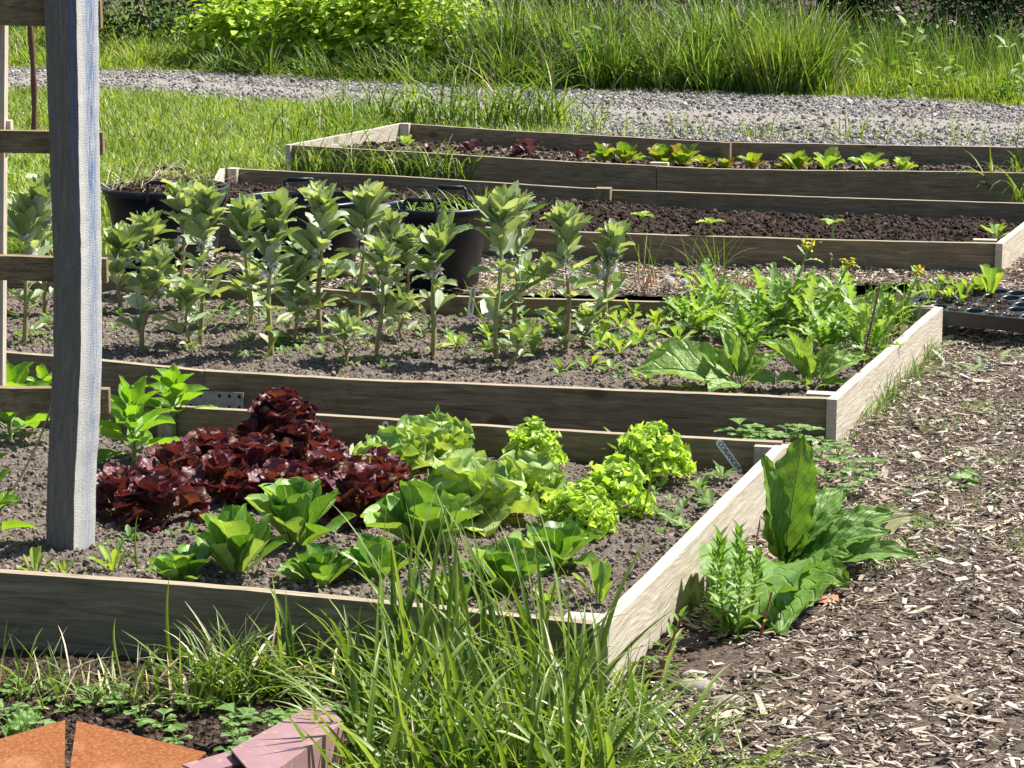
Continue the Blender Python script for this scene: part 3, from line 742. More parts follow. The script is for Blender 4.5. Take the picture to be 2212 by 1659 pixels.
# gravel stones
N = 150000
x = r.uniform(-5.2, 6.0, N); y = r.uniform(12.5, 25, N)
a, b = track_span(x); t = (y - a) / (b - a)
rut = np.exp(-((t - .52) / .16) ** 2)
k = track_mask(x, y) & (r.random(N) > rut * .8)
p = np.stack([x, y, track_z(x, y)], -1)[k]; p = p[visible(p)]; n = len(p)
s = .004 + r.gamma(1.5, .0036, n); s = np.minimum(s, .03)
m = MB()
for q in range(4):
    i = slice(q, None, 4); nn = len(p[i])
    scatter(m, ico(50 + q, .22), p[i] + np.stack([0 * s[i], 0 * s[i], s[i] * .2], -1), np.stack([s[i], s[i] * r.uniform(.6, 1, nn), s[i] * r.uniform(.5, .9, nn)], -1), rand_rot(nn, 3, r))
obj('gravel', m, M['gravel'], smooth=False, label='loose grey gravel covering the track behind the beds', cat='gravel', kind='stuff')
print('gravel', n)

# ------------------------------------------------------------------ lawn, verge and long grass
def grass_obj(name, mat, root, L, W, lean, bend, label, segs=3, fold=False, az=None, straw=0.0, cat='grass'):
    n = len(root)
    az = r.random(n) * 6.283 if az is None else az
    m = MB()
    if straw > 0:
        ks = r.random(n) < straw
        for q, mi in ((~ks, 0), (ks, 1)):
            if q.any(): blades(m, root[q], L[q], W[q], az[q], lean[q], bend[q], segs, fold, mi)
        mats = [M[mat], M['straw']]
    else: blades(m, root, L, W, az, lean, bend, segs, fold); mats = M[mat]
    return obj(name, m, mats, label=label, cat=cat, kind='stuff')
# lawn
N = 120000
x = r.uniform(-4.2, 1.2, N); y = r.uniform(8.9, 21, N)
a, b = track_span(x)
edge = 8.0 + 0 * x
leftbed2 = P(-270, 560)[1]
a_w = a + .25 * (fbm(x, y, 2, 3, 81) - .5)
k = (y < a_w + .12 * r.random(N)) & offbeds(x, y) & (y > P(0, 545)[1])
# keep off the mulch between bed 2 and bed 3 and right of the back beds
px, py = proj(x, y, 0 * x)
k &= ~((px > 430) & (py > 378)) & ~((px > 1250) & (py > 300) & (py < 700)) & ~((px > 640) & (py > 330))
k &= (px > -150) & (px < 1500) & (r.random(N) < .75 + .25 * (y > 12))
root = np.stack([x, y, -.02 + 0 * x], -1)[k]; n = len(root)
pt = fbm(root[:, 0], root[:, 1], 1.6, 3, 83)
L = r.uniform(.04, .11, n) * (.4 + 1.5 * pt) + .02
grass_obj('lawn_grass', 'lawn', root, L, r.uniform(.006, .012, n), r.uniform(.0, .8, n), r.uniform(.2, 1.6, n), 'sunlit short lawn grass behind the post and the tubs', straw=.03)
print('lawn', n)
# verge beyond the track
def verge(n0, xr, off, hr, wr, mat, label, seg=4, lean=.5, bendr=(.2, 1.3), straw=.04, hf=None, name='verge_grass'):
    x = r.uniform(xr[0], xr[1], n0); a, b = track_span(x)
    o = r.uniform(off[0], off[1], n0); y = b + o
    px, py = proj(x, y, 0 * x); k = (px > -200) & (px < PW + 200)
    x, y, o = x[k], y[k], o[k]; n = len(x)
    h = r.uniform(hr[0], hr[1], n)
    if hf is not None: h = h * hf(x, y, o)
    pt = fbm(x, y, 2.5, 2, 88); h *= .5 + pt
    return grass_obj(name, mat, np.stack([x, y, -.02 + 0 * x], -1), h, r.uniform(wr[0], wr[1], n), r.uniform(0, lean, n), r.uniform(bendr[0], bendr[1], n), label, seg, straw=straw)
verge(42000, (-5.5, 6.5), (-.15, .9), (.03, .10), (.005, .010), 'lawn', 'short grass and dry litter along the far edge of the track', 3, straw=.14, name='edge_grass')
def tufts(name, label, nt, xr, off, hr, wr, per, mat, spread=.07, lean=.55, bend=(.1, 1.2), straw=.05, ramp=True):
    tx = r.uniform(xr[0], xr[1], nt); a, b = track_span(tx); to = r.uniform(off[0], off[1], nt) ; ty = b + to
    k = np.repeat(np.arange(nt), per); n = len(k)
    q = r.normal(0, spread, (n, 2)); x = tx[k] + q[:, 0]; y = ty[k] + q[:, 1]
    hh = r.uniform(hr[0], hr[1], nt) * (np.clip(.45 + to / 1.3, 0, 1) if ramp else 1)
    h = hh[k] * r.uniform(.45, 1.15, n)
    az = np.arctan2(q[:, 1], q[:, 0]) + r.normal(0, .6, n)
    le = np.minimum(np.hypot(q[:, 0], q[:, 1]) / spread * .22, .8) * r.uniform(.4, 1.3, n) * lean / .55
    return grass_obj(name, mat, np.stack([x, y, -.02 + 0 * x], -1), h, r.uniform(wr[0], wr[1], n), le, r.uniform(bend[0], bend[1], n), label, 5, True, az=az, straw=straw)
X_ = lambda px, py=190: P(px, py)[0]
tufts('verge_grass', 'tall upright verge grass right of the yellow-green bushes', 210, (X_(1030), X_(1760)), (.15, 2.2), (.4, .95), (.010, .022), 60, 'tall')
tufts('verge_grass', 'rounded bright grass tussock in the middle of the verge', 9, (X_(1640), X_(1720)), (.3, .7), (.5, .62), (.005, .009), 260, 'lawn', .10, .4, (.1, .5), .02, False)
tufts('meadow_grass', 'fine bright meadow grass at the right end of the verge', 260, (X_(1690), 6.8), (.2, 2.0), (.16, .40), (.005, .010), 55, 'lawn', .09, .5, (.1, .9), .03)
tufts('thin_grass', 'tall thin grass in front of the shaded rubble', 110, (X_(1740), 7.0), (1.3, 3.2), (.35, .75), (.005, .010), 45, 'tall', .09, .35, (.05, .7), .08, False)
tufts('rough_grass', 'rough mown grass beyond the track on the left', 420, (-6.2, X_(430, 160)), (.1, 5.0), (.16, .42), (.007, .014), 60, 'lawn', .09, .7, (.3, 1.4), .05)
tufts('rough_grass', 'darker rank grass at the back of the mown grass on the left', 90, (-6.2, X_(400, 160)), (3.5, 6.5), (.4, .7), (.009, .016), 60, 'tall', .1, .6, (.2, 1.3), .1, False)
tufts('tuft_grass', 'grass tufts at the foot of the yellow-green bushes', 60, (X_(420, 160), X_(1120, 190)), (.05, .45), (.22, .5), (.008, .015), 26, 'tall', .05, .9, (.4, 1.6), .08, False)
# bushes beyond the track
def leaf_tmpl(fold=.25, droop=.25):
    m = MB(); leaf(m, (0, 0, 0), 0, 0, 1, .62, 'spade', 2, 4, bend=droop * 2, cup=0, fold=fold)
    return m.V[0], m.Q[0], m.U[0]
LT = leaf_tmpl()
def bush(name, label, cx, cy, base_z, rx, ry, h, n, ls, mat, group, stems=9, seed=0, cat='bush'):
    k9 = 9 if ls < .1 else 6
    rr = np.random.default_rng(seed)
    root = thing(name, (cx, cy, base_z), label, cat, group)
    m = MB()
    tips = []
    for i in range(stems):
        a = rr.random() * 6.283; q = rr.random() ** .5
        e = np.array([cx + rx * q * math.cos(a), cy + ry * q * math.sin(a), base_z + h * rr.uniform(.7, 1.0) * (1 - .25 * q)])
        b0 = np.array([cx + .3 * rx * rr.uniform(-1, 1), cy + .3 * ry * rr.uniform(-1, 1), base_z])
        t = np.linspace(0, 1, 6)[:, None]; pts = b0 * (1 - t) + e * t; pts[:, 0] += .05 * np.sin(t[:, 0] * 3 + i)
        tube(m, pts, np.linspace(.009, .003, 6), 5); tips.append(pts)
    obj('stem', m, M['twig'], root)
    # clustered leaves near the shell, thinned by noise so dark gaps remain
    ncl = n // 9; m = MB()
    th = rr.random(ncl) * 6.283; ph = np.arccos(rr.uniform(-.15, 1, ncl)); q = rr.uniform(.62, 1.03, ncl)
    q *= .82 + .36 * noise2(th * 2, ph * 2, 1.3, seed)
    C_ = np.stack([cx + rx * q * np.sin(ph) * np.cos(th), cy + ry * q * np.sin(ph) * np.sin(th), base_z + h * (.12 + .88 * q * np.cos(ph))], -1)
    C_ = C_[C_[:, 2] > base_z + .04]
    cl = np.repeat(C_, 9, 0); cl = cl + rr.normal(0, ls * .85, cl.shape); nn = len(cl)
    az = np.arctan2(cl[:, 1] - cy, cl[:, 0] - cx) - math.pi / 2 + rr.uniform(-1.3, 1.3, nn)
    el = rr.uniform(-.7, .6, nn); ro = rr.uniform(-.6, .6, nn)
    R = np.stack([rotm(a, b, c) for a, b, c in zip(az, el, ro)])
    scatter(m, LT, cl, ls * rr.uniform(.6, 1.25, nn), R)
    obj('foliage', m, M[mat], root)
    return root
def bush_at(px, py, **k): q = P(px, py); return q[0], q[1]
bl = ['leftmost yellow-green bush beyond the track, nearest the wooden post', 'second yellow-green bush from the left beyond the track, widest of the four',
      'third yellow-green bush from the left beyond the track, with sunlit top leaves', 'rightmost yellow-green bush beyond the track, beside the pale dead stems']
for i, (px, py, rx, h, n) in enumerate([(525, 153, .50, .80, 3000), (690, 163, .52, .95, 3200), (845, 170, .48, 1.05, 3000), (975, 178, .36, 1.0, 1500)]):
    q = P(px, py); bush('bramble_bush', bl[i], q[0], q[1] + .35, -.02, rx, .45, h, int(n * .8), .105 if i < 3 else .08, 'raspberry', 'yellow-green bushes beyond the track', seed=i + 3)
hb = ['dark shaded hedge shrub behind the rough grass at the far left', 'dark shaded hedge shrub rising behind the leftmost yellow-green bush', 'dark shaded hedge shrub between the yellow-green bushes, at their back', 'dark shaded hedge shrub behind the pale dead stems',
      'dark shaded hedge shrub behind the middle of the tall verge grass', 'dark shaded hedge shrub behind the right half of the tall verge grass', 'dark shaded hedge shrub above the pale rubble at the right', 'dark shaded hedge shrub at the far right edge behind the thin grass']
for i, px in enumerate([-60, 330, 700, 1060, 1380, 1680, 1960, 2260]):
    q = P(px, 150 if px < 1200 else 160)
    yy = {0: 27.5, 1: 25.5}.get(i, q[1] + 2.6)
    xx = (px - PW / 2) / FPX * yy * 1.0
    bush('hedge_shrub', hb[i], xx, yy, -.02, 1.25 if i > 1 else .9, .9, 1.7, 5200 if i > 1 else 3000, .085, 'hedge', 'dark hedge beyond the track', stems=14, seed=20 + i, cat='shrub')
# broad-leaved weeds, docks and seed heads mixed into the verge
rv = np.random.default_rng(15); n0 = 150
x = rv.uniform(X_(380), 6.5, n0); a, b = track_span(x); y = b + rv.uniform(.1, 1.6, n0)
m = MB()
for xi, yi in zip(x, y):
    k = rv.integers(8, 22); hh = rv.uniform(.12, .6); cc = np.array([xi, yi, 0]) + rv.normal(0, 1, (k, 3)) * [.06, .06, 0]; cc[:, 2] = hh * rv.random(k)
    R = np.stack([rotm(rv.random() * 6.28, rv.uniform(-.3, 1.0), rv.uniform(-.5, .5)) for _ in range(k)])
    s_ = rv.uniform(.05, .16) * rv.uniform(.7, 1.2, k); scatter(m, LT, cc, np.stack([s_ * rv.uniform(.5, .9), s_, s_], -1), R)
obj('verge_weeds', m, M['weed'], label='broad-leaved weeds mixed into the tall verge grass', cat='weeds', kind='stuff')
m = MB(); n0 = 420; x = rv.uniform(X_(1000), X_(1800), n0); a, b = track_span(x); y = b + rv.uniform(.2, 1.8, n0); h = rv.uniform(.4, 1.0, n0)
blades(m, np.stack([x, y, 0 * x], -1), h, .005, rv.random(n0) * 6.28, rv.uniform(0, .3, n0), rv.uniform(0, .4, n0), 4, False)
for xi, yi, hi in zip(x[:160], y[:160], h[:160]):
    tube(m, [[xi, yi, hi * .93], [xi + rv.normal(0, .01), yi, hi * .93 + .05]], [.008, .004], 5)
obj('seed_heads', m, M['straw'], label='pale stalks and brownish seed heads standing out of the tall verge grass', cat='seed heads', kind='stuff')
# bright bush lump at right of verge (fine fennel-like weed) and dead stems, rubble
q = P(1010, 170)
m = MB(); rr = np.random.default_rng(5)
for i in range(16):
    t = np.linspace(0, 1, 7)[:, None]; b0 = q + [rr.uniform(-.12, .22), rr.uniform(-.1, .1), 0]; e = b0 + [rr.uniform(-.3, .25), rr.uniform(-.1, .2), rr.uniform(.4, .85)]
    pts = b0 * (1 - t) + e * t + .02 * rr.normal(0, 1, (7, 3)); tube(m, pts, np.linspace(.006, .002, 7), 5)
obj('dead_stems', m, M['straw'], label='pale dead branching stems at the right of the yellow-green bushes', cat='dead stems', origin=q)
rub = [(1835, 60, .16), (1890, 75, .12), (1925, 30, .18), (1870, 100, .10), (1840, 108, .14), (1990, 55, .12), (2060, 60, .15)]
rl = ['grey rubble block under the shaded shrubs, leftmost of its heap', 'small grey rubble block beside the leftmost rubble', 'tallest pale rubble slab in the shade at the right', 'low broken slab at the foot of the rubble heap', 'flat pale slab half hidden by thin grass at the foot of the rubble heap', 'grey rubble lump right of the tallest slab', 'rightmost rubble lump under the shaded shrubs']
for i, (px, py, s) in enumerate(rub):
    c = PY(px, py, P(1900, 110)[1] + .3 * (i % 3))
    m = MB(); V, F, U = ico2(60 + i, .12, .5); m.add(V * s + [c[0], c[1], max(c[2], .03)], F, U)
    obj('rubble_stone', m, M['stone'], smooth=False, label=rl[i], cat='stone', group='rubble beyond the track', origin=c)
q = P(430, 182); m = MB(); V, F, U = ico2(9, .15, .6); m.add(V * [.06, .05, .06] + q + [0, 0, .03], F, U)
obj('stone', m, M['stone'], smooth=False, label='lone pale stone lying on the gravel track', cat='stone', origin=q)

# long grass behind and around the back beds
def clump(name, label, pts, n, spread, L, W, lean=(.05, .5), bend=(.3, 1.6), mat='grass', az0=None, azs=6.3, segs=6, fold=True, straw=.03, cat='grass', z=-.01, rs=None):
    rs = rs or r
    pts = np.asarray(pts, float); idx = rs.integers(0, len(pts), n)
    c = pts[idx]
    if len(pts[0]) == 2: c = np.array([P(a, b) for a, b in c])
    root = c + rs.normal(0, 1, (n, 3)) * [spread, spread * .7, 0]; root[:, 2] = z
    az = (rs.random(n) - .5) * azs + (0 if az0 is None else az0)
    ks = rs.random(n) < straw; m = MB()
    LL = rs.uniform(L[0], L[1], n); WW = rs.uniform(W[0], W[1], n); le = rs.uniform(lean[0], lean[1], n); be = rs.uniform(bend[0], bend[1], n)
    for q, mi in ((~ks, 0), (ks, 1)):
        if q.any(): blades(m, root[q], LL[q], WW[q], az[q], le[q], be[q], segs, fold, mi)
    return obj(name, m, [M[mat], M['straw']], label=label, cat=cat, kind='stuff')
fr = [(x, 262 + (x - 640) * .03 + RS.uniform(-12, 10)) for x in np.linspace(700, 1290, 60)]
clump('long_grass', 'long uncut grass behind the left end of the farthest bed', fr, 480, .05, (.14, .40), (.006, .013), bend=(.4, 2.2))
clump('long_grass', 'tall arching grass blades rising over the gravel behind the farthest bed', [(x, 268 + (x - 640) * .03) for x in np.linspace(820, 1230, 40)], 150, .05, (.40, .72), (.012, .02), lean=(.0, .5), bend=(.6, 2.4), segs=9)
fr = [(x, 300 + (x - 1300) * .014) for x in np.linspace(1290, 2250, 40)]
clump('sparse_grass', 'sparse grass blades between the farthest bed and the gravel track', fr, 190, .05, (.08, .30), (.005, .010))
fr = [(x, y) for x, y in zip(np.linspace(640, 1000, 30), np.linspace(372, 395, 30))]
clump('long_grass', 'long grass between the third and the farthest bed, at their left ends', fr, 250, .05, (.12, .34), (.006, .012), bend=(.4, 2.2))
clump('long_grass', 'long grass by the left corner of the farthest bed', [(700, 330), (760, 335), (640, 320), (800, 310), (720, 290)], 130, .08, (.15, .4), (.006, .012), bend=(.5, 2.2), z=.05)
clump('long_grass', 'grass blades hanging over the right ends of the back beds', [(2190, 440), (2150, 430), (2200, 400)], 45, .03, (.12, .42), (.007, .014), bend=(.5, 2.2))
clump('weed_grass', 'thin weed grass against the front board of the squash bed', [(1510, 612), (1540, 612), (1330, 600), (1400, 606)], 70, .03, (.08, .3), (.003, .006), bend=(.1, 1.2))
# foreground clump, kept clear of the rusty metal
def keep_clear(L): return [q for q in L if not ((q[0] < 440 and q[1] > 1530) or (380 < q[0] < 790 and q[1] > 1500 + max(0, (600 - q[0]) * .3)))]
base = []
for x in np.linspace(600, 1290, 60):
    for k2 in range(3): base.append((x + RS.uniform(-20, 20), 1460 + (x - 560) * .09 + RS.uniform(0, 1) ** .8 * 290))
clump('front_grass', 'dense long fresh green grass growing in front of the nearest bed', keep_clear(base), 480, .03, (.12, .35), (.009, .0165), lean=(.0, .65), bend=(.1, 1.5), az0=2.4, azs=4.4, segs=9, straw=.01)
clump('front_grass', 'a few tallest grass blades standing up before the front board', [(x, 1500 + RS.uniform(0, 90)) for x in np.linspace(820, 1290, 30)], 45, .02, (.36, .48), (.007, .013), lean=(.0, .45), bend=(.1, .9), az0=2.4, azs=3.6, segs=9, straw=.0)
base = [(x + RS.uniform(-20, 20), 1530 + RS.uniform(-60, 270)) for x in np.linspace(700, 1370, 60)]
clump('front_grass', 'low tangled grass under the long blades at the bottom centre', keep_clear(base), 800, .05, (.1, .28), (.006, .012), lean=(.3, 1.2), bend=(.3, 1.6), segs=7, straw=.04)
base = [(x, 1462 + (x - 300) * .09 + RS.uniform(0, 60)) for x in np.linspace(430, 700, 30)]
clump('front_grass', 'thinner grass with dry stalks between the rusty plate and the nearest bed', keep_clear(base), 300, .03, (.06, .22), (.004, .009), lean=(.1, 1.0), bend=(.3, 1.6), segs=6, straw=.2)
base = [(x, 1480 + RS.uniform(0, 60)) for x in np.linspace(-20, 400, 20)]
clump('front_grass', 'scattered stalks on dark soil at the bottom left corner', keep_clear(base), 170, .04, (.04, .17), (.003, .007), lean=(.0, .9), bend=(.1, 1.2), segs=5, straw=.4)
clump('front_grass', 'grass spilling over the chip path at the bottom centre', [(1440, 1640), (1480, 1655), (1400, 1600), (1540, 1700)], 110, .05, (.1, .32), (.004, .008), lean=(.5, 1.2), bend=(.2, 1.2), segs=7, straw=.15)
# single tall blades over the first bed
m = MB()
for (bx, by, tx, ty, wd) in [(370, 1450, 366, 1245, .009), (258, 1450, 250, 1335, .006), (770, 1105, 800, 980, .012), (1110, 1290, 1065, 1130, .008), (310, 1235, 255, 1170, .006), (300, 1245, 298, 1110, .005), (1385, 1120, 1405, 1010, .007), (760, 900, 735, 795, .016), (1255, 938, 1165, 845, .006), (570, 780, 610, 700, .008), (1062, 730, 1000, 600, .007), (520, 885, 490, 810, .012), (512, 885, 455, 850, .008)]:
    zz = SZ[2] if by < 790 else (SZ[1] if by < 1300 and by > 960 else .0)
    a = P(bx, by, zz); b = PY(tx, ty, a[1] - .01); t = np.linspace(0, 1, 8)
    mid = a * .5 + b * .5 + [.015 * np.sign(tx - bx), 0, .02]
    pts = ((1 - t) ** 2)[:, None] * a + (2 * t * (1 - t))[:, None] * mid + (t ** 2)[:, None] * b
    wv = wd / 2 * np.maximum(.05, 1 - t ** 2.5); S = np.stack([wv, wv * .2, 0 * wv], -1)
    G = np.stack([pts - S, pts + [0, .002, 0], pts + S], 1)
    m.add(G.reshape(-1, 3), gridf(8, 3), np.stack(np.broadcast_arrays(np.array([0, .5, 1])[None, :], t[:, None]), -1).reshape(-1, 2))
obj('grass_blades', m, M['grass'], label='single grass blades standing up in and before the beds', cat='grass', kind='stuff')
# grass along the right side of bed 2 and weeds on the path
sb = [(x, y) for x, y in zip(np.linspace(1848, 2010, 18), np.linspace(925, 775, 18))]
clump('path_grass', 'fine grass tuft against the side board of the bean bed', sb, 900, .035, (.05, .16), (.002, .0045), lean=(.1, .9), bend=(.2, 1.3), mat='tall', straw=.05, segs=4, fold=False)
clump('path_grass', 'tall thin grass stalks at the back corner of the bean bed', [(1900, 835), (1925, 822), (1870, 850), (1945, 800)], 34, .018, (.25, .5), (.0025, .004), lean=(.0, .22), bend=(.0, .4), mat='tall', segs=6)
wp = []
for _ in range(300):
    x_, y_ = RS.uniform(1750, 2212), RS.uniform(760, 1250)
    if noise2(x_ / 60, y_ / 30, 1, 91) > .55: wp.append((x_, y_))
clump('path_weeds', 'tiny weeds and moss scattered over the chip path', wp, 1500, .03, (.02, .06), (.002, .004), lean=(.2, 1.3), bend=(.2, 1.0), mat='weed', segs=2, fold=False, z=.015)
# ------------------------------------------------------------------ the timber frame with the blue-washed post
f0 = P(130, 1208, SZ[1] - .02)
frame = thing('timber_frame', f0, 'rough timber frame with a blue-washed square post and four rails, standing in the nearest bed', 'timber frame')
def postmesh():
    Y0 = f0[1]; yy = [-200, 0, 400, 550, 770, 900, 1050, 1240]
    XL = [90, 95, 110, 115, 115, 108, 101, 98]; XM = [160, 165, 172, 175, 174, 168, 161, 158]; XR = [209, 212, 216, 219, 221, 216, 208, 204]
    n = 80; q = np.linspace(1240, -70, n); m = MB()
    L_ = np.array([PY(np.interp(p, yy, XL), p, Y0) for p in q]); M_ = np.array([PY(np.interp(p, yy, XM), p + 14, Y0 - .034) for p in q]); R_ = np.array([PY(np.interp(p, yy, XR), p - 16, Y0 + .038) for p in q])
    for k_, E in enumerate((L_, M_, R_)): E[:, 0] += .0016 * (noise2(q / 22, q * 0 + k_ * 7, 1, 5) - .5) + .001 * (noise2(q / 6, q * 0 + k_ * 7, 1, 6) - .5)
    for E in (L_, M_, R_): E[0, 2] = .03
    K_ = L_ + R_ - M_
    for i, (a, b_) in enumerate([(L_, M_), (M_, R_), (R_, K_), (K_, L_)]):
        k = 9; s = np.linspace(0, 1, k)[None, :, None]; V = a[:, None] * (1 - s) + b_[:, None] * s
        uu = (i * .5 + s[..., 0] * .5) if i < 2 else (.02 + s[..., 0] * .4)
        U = np.stack(np.broadcast_arrays(uu, V[..., 2]), -1); m.add(V.reshape(-1, 3), gridf(n, k), U.reshape(-1, 2))
    m.add(np.array([L_[-1], M_[-1], R_[-1], K_[-1]]), [[0, 1, 2, 3]], np.zeros((4, 2)))
    return m
obj('post', postmesh(), M['post'], frame, smooth=False)
def rail(y0, y1, x0=-300, x1=234, hh=46, dy=.055, xe=None):
    a = PY(x0, y0 - 3, f0[1] + dy); b = PY(x1, y1, f0[1] + dy)
    h = hh / FPX * np.linalg.norm(b - [0, 0, CAM_Z])
    n = 30; t = np.linspace(0, 1, n)[:, None]; c = a * (1 - t) + b * t
    c[:, 2] += .004 * (noise2(t[:, 0], t[:, 0] * 0, 5, int(y0)) - .5)
    prof = [(0, -h), (0, 0), (.03, 0), (.03, -h)]
    m = MB(); tt = t[:, 0] * 1.2
    for k in range(4):
        p0, p1 = prof[k], prof[(k + 1) % 4]
        V = np.stack([c + [0, p0[0], p0[1]], c + [0, p1[0], p1[1]]], 1)
        m.add(V.reshape(-1, 3), gridf(n, 2), np.stack([np.stack([tt + y0, 0 * tt + k * .2], -1), np.stack([tt + y0, 0 * tt + k * .2 + .05], -1)], 1).reshape(-1, 2))
    for e in (0, -1):
        q = np.array([c[e] + [0, p[0], p[1]] for p in prof]); m.add(q, [[0, 1, 2, 3]] if e else [[3, 2, 1, 0]], np.array([(0, 0), (.05, 0), (.05, .03), (0, .03)]) * 3)
    return obj('rail', m, M['rail'], frame, smooth=False)
rail(0 - 14, 2, hh=58, x1=216); rail(279, 287, x1=221, hh=47); rail(551, 560, x1=229, hh=52); rail(834, 843, x1=234, hh=52)
m = MB(); a = PY(-14, 840, f0[1] + .1); b = PY(-9, -60, f0[1] + .1)
V, F = box(0, .021, 0, .04, 0, 1)
V = np.array([a * (1 - v[2]) + b * v[2] + [v[0], v[1], 0] for v in V]); m.add(V, F, np.stack([V[:, 2], V[:, 0] + V[:, 1]], -1))
obj('upright', m, M['pale_board'], frame, smooth=False)
m = MB(); a = PY(10, 282, f0[1] + .12); V, F = box(0, .014, 0, .03, -.04, .022); m.add(V + a, F, boxuv(V)); obj('cleat', m, M['pale_board'], frame, smooth=False)
# twine hanging from the lowest rail
a = PY(122, 838, f0[1] + .05); b = PY(112, 880, f0[1] + .045); c = PY(90, 960, f0[1] - .05); d = P(18, 1075, .1)
m = MB(); t = np.linspace(0, 1, 20)[:, None]; K = np.array([a + [0, 0, .004], b, c, d])
pts = (1 - t) ** 3 * K[0] + 3 * t * (1 - t) ** 2 * K[1] + 3 * t ** 2 * (1 - t) * K[2] + t ** 3 * K[3]
tube(m, pts, .0028, 6); tube(m, pts + .0022 * np.stack([np.sin(t[:, 0] * 90), np.cos(t[:, 0] * 90), 0 * t[:, 0]], -1), .0016, 5)
obj('twine', m, M['string'], label='frayed twine hanging from the lowest rail of the timber frame', cat='twine', origin=a)
# rusty stake in the lawn
a = P(72, 318, 0.0); b = PY(66, -30, a[1]); m = MB(); t = np.linspace(0, 1, 14)[:, None]; pts = a * (1 - t) + b * t; pts[:, 0] += .012 * np.sin(t[:, 0] * 5)
tube(m, pts, .019 + .003 * np.sin(t[:, 0] * 21), 10); obj('stake', m, M['stake'], label='thin reddish brown stake standing in the lawn behind the timber frame', cat='stake', origin=a)
# wire hooked over the back board of bed 1
a = P(994, 921, .156); m = MB(); tube(m, [a + [.03, .03, -.02], a + [.025, .03, .004], a + [0, .0, .006], a + [-.004, -.03, .0], a + [-.008, -.034, -.06]], .0022, 6)
obj('wire', m, M['wire'], label='bent rusty wire hooked over the back board of the lettuce bed', cat='wire', origin=a)

# ------------------------------------------------------------------ black tubs
def tub(label, px, py_rim, wpx, h, filled=None, seed=0, rot=0.0, base_z=.0, rimz=None):
    """px: centre, py_rim: centre line of the rim ellipse, wpx: outer width"""
    zc = base_z + h
    c = P(px, py_rim, zc); R = wpx / 2 / FPX * np.linalg.norm(c - [0, 0, CAM_Z])
    c = np.array([c[0], c[1], base_z])
    root = thing('plastic_tub', c, label, 'tub', 'black plastic tubs with handles')
    rb = R * .74; m = MB()
    prof = [(0, .0), (rb * .9, 0), (rb, .006), (rb * .3 + R * .665, h * .72), (R * .955, h - .035), (R * .965, h - .034), (R * .985, h - .022), (R * .992, h - .012)]
    t_ = np.linspace(0, math.pi, 7); rr_ = .011
    prof += [(R - rr_ + rr_ * math.cos(a) , h - .008 + rr_ * math.sin(a)) for a in t_]
    prof += [(R * .93, h - .03), (rb * .3 + R * .62, h * .7), (rb * .95, .02), (0, .018)]
    lathe(m, prof, c, 72); obj('body', m, M['tub'], root)
    for s in (1, -1):
        ang = rot + (math.pi / 2 if s > 0 else -math.pi / 2)
        hw = .066; hh = .044; dvec = np.array([math.cos(ang), math.sin(ang), 0]); tv = np.array([-dvec[1], dvec[0], 0])
        o = c + dvec * (R + .004) + [0, 0, h - .038]
        m = MB(); k = 8
        pts = [o - tv * hw, o - tv * hw + [0, 0, .04], o - tv * (hw - .002) + [0, 0, .034 + hh], o - tv * (hw - .012) + [0, 0, .042 + hh], o + tv * (hw - .012) + [0, 0, .042 + hh], o + tv * (hw - .002) + [0, 0, .034 + hh], o + tv * hw + [0, 0, .04], o + tv * hw]
        tube(m, pts, [.006, .007, .0065, .0065, .0065, .0065, .007, .006], 7)
        V, F = box(-.05, .05, -.007, .007, -.009, .007); Rm = np.stack([tv, dvec, [0, 0, 1]], 1)
        m.add(V @ Rm.T + o + [0, 0, .042 + hh], F, boxuv(V)); obj('handle', m, M['tub'], root)
    return c, R, root
tc1, tr1, tb1 = tub('black tub at the left, heaped with soil and dry grass roots', 358, 402, 272, .36, rot=.1)
tc2, tr2, tb2 = tub('widest black tub, empty, in the middle of the three', 652, 428, 288, .35, rot=.12)
tc3, tr3, tb3 = tub('black tub at the right holding pulled-up grass', 942, 443, 238, .355, rot=-.25)
# heap of soil in tub 1
def heap(c, R, z, h, label, name, mat, n=70, seed=1):
    u, v = np.meshgrid(np.linspace(0, 1, n), np.linspace(0, 6.283, n * 2)); rr = u * R
    x = c[0] + rr * np.cos(v); y = c[1] + rr * np.sin(v)
    zz = z + h * (1 - u ** 2) * (.6 + .7 * fbm(x, y, 7, 3, seed)) + .012 * fbm(x, y, 60, 3, seed + 1) - .02
    m = MB(); m.add(np.stack([x, y, zz], -1).reshape(-1, 3), gridf(n * 2, n)[:, ::-1], np.stack([x, y], -1).reshape(-1, 2))
    q = RS.random((5000, 2)); a = q[:, 0] * 6.283; rr = R * q[:, 1] ** .5 * .95; p = np.stack([c[0] + rr * np.cos(a), c[1] + rr * np.sin(a), z + h * (1 - (rr / R) ** 2) * (.6 + .7 * fbm(c[0] + rr * np.cos(a), c[1] + rr * np.sin(a), 7, 3, seed)) - .012 + 0 * a], -1)
    s = .002 + RS.gamma(1.5, .0028, 5000); scatter(m, ico(3, .3), p, s, rand_rot(5000))
    return obj(name, m, mat, label=label, cat='soil', kind=None, origin=[c[0], c[1], z], smooth=False)
heap(tc1, tr1 * .9, .32, .085, 'heap of dark soil and roots filling the left tub', 'soil_heap', M['dark_clod'], seed=4)
m = MB(); n = 230; a = RS.random(n) * 6.283; q = tr1 * 1.0 * RS.random(n) ** .6
blades(m, np.stack([tc1[0] + q * np.cos(a), tc1[1] + q * np.sin(a), .40 - .075 * (q / tr1) ** 2 + .012 * RS.random(n)], -1), RS.uniform(.05, .2, n), RS.uniform(.002, .004, n), RS.random(n) * 6.28, RS.uniform(.8, 1.6, n), RS.uniform(-.4, 1.0, n), 5, True, 0)
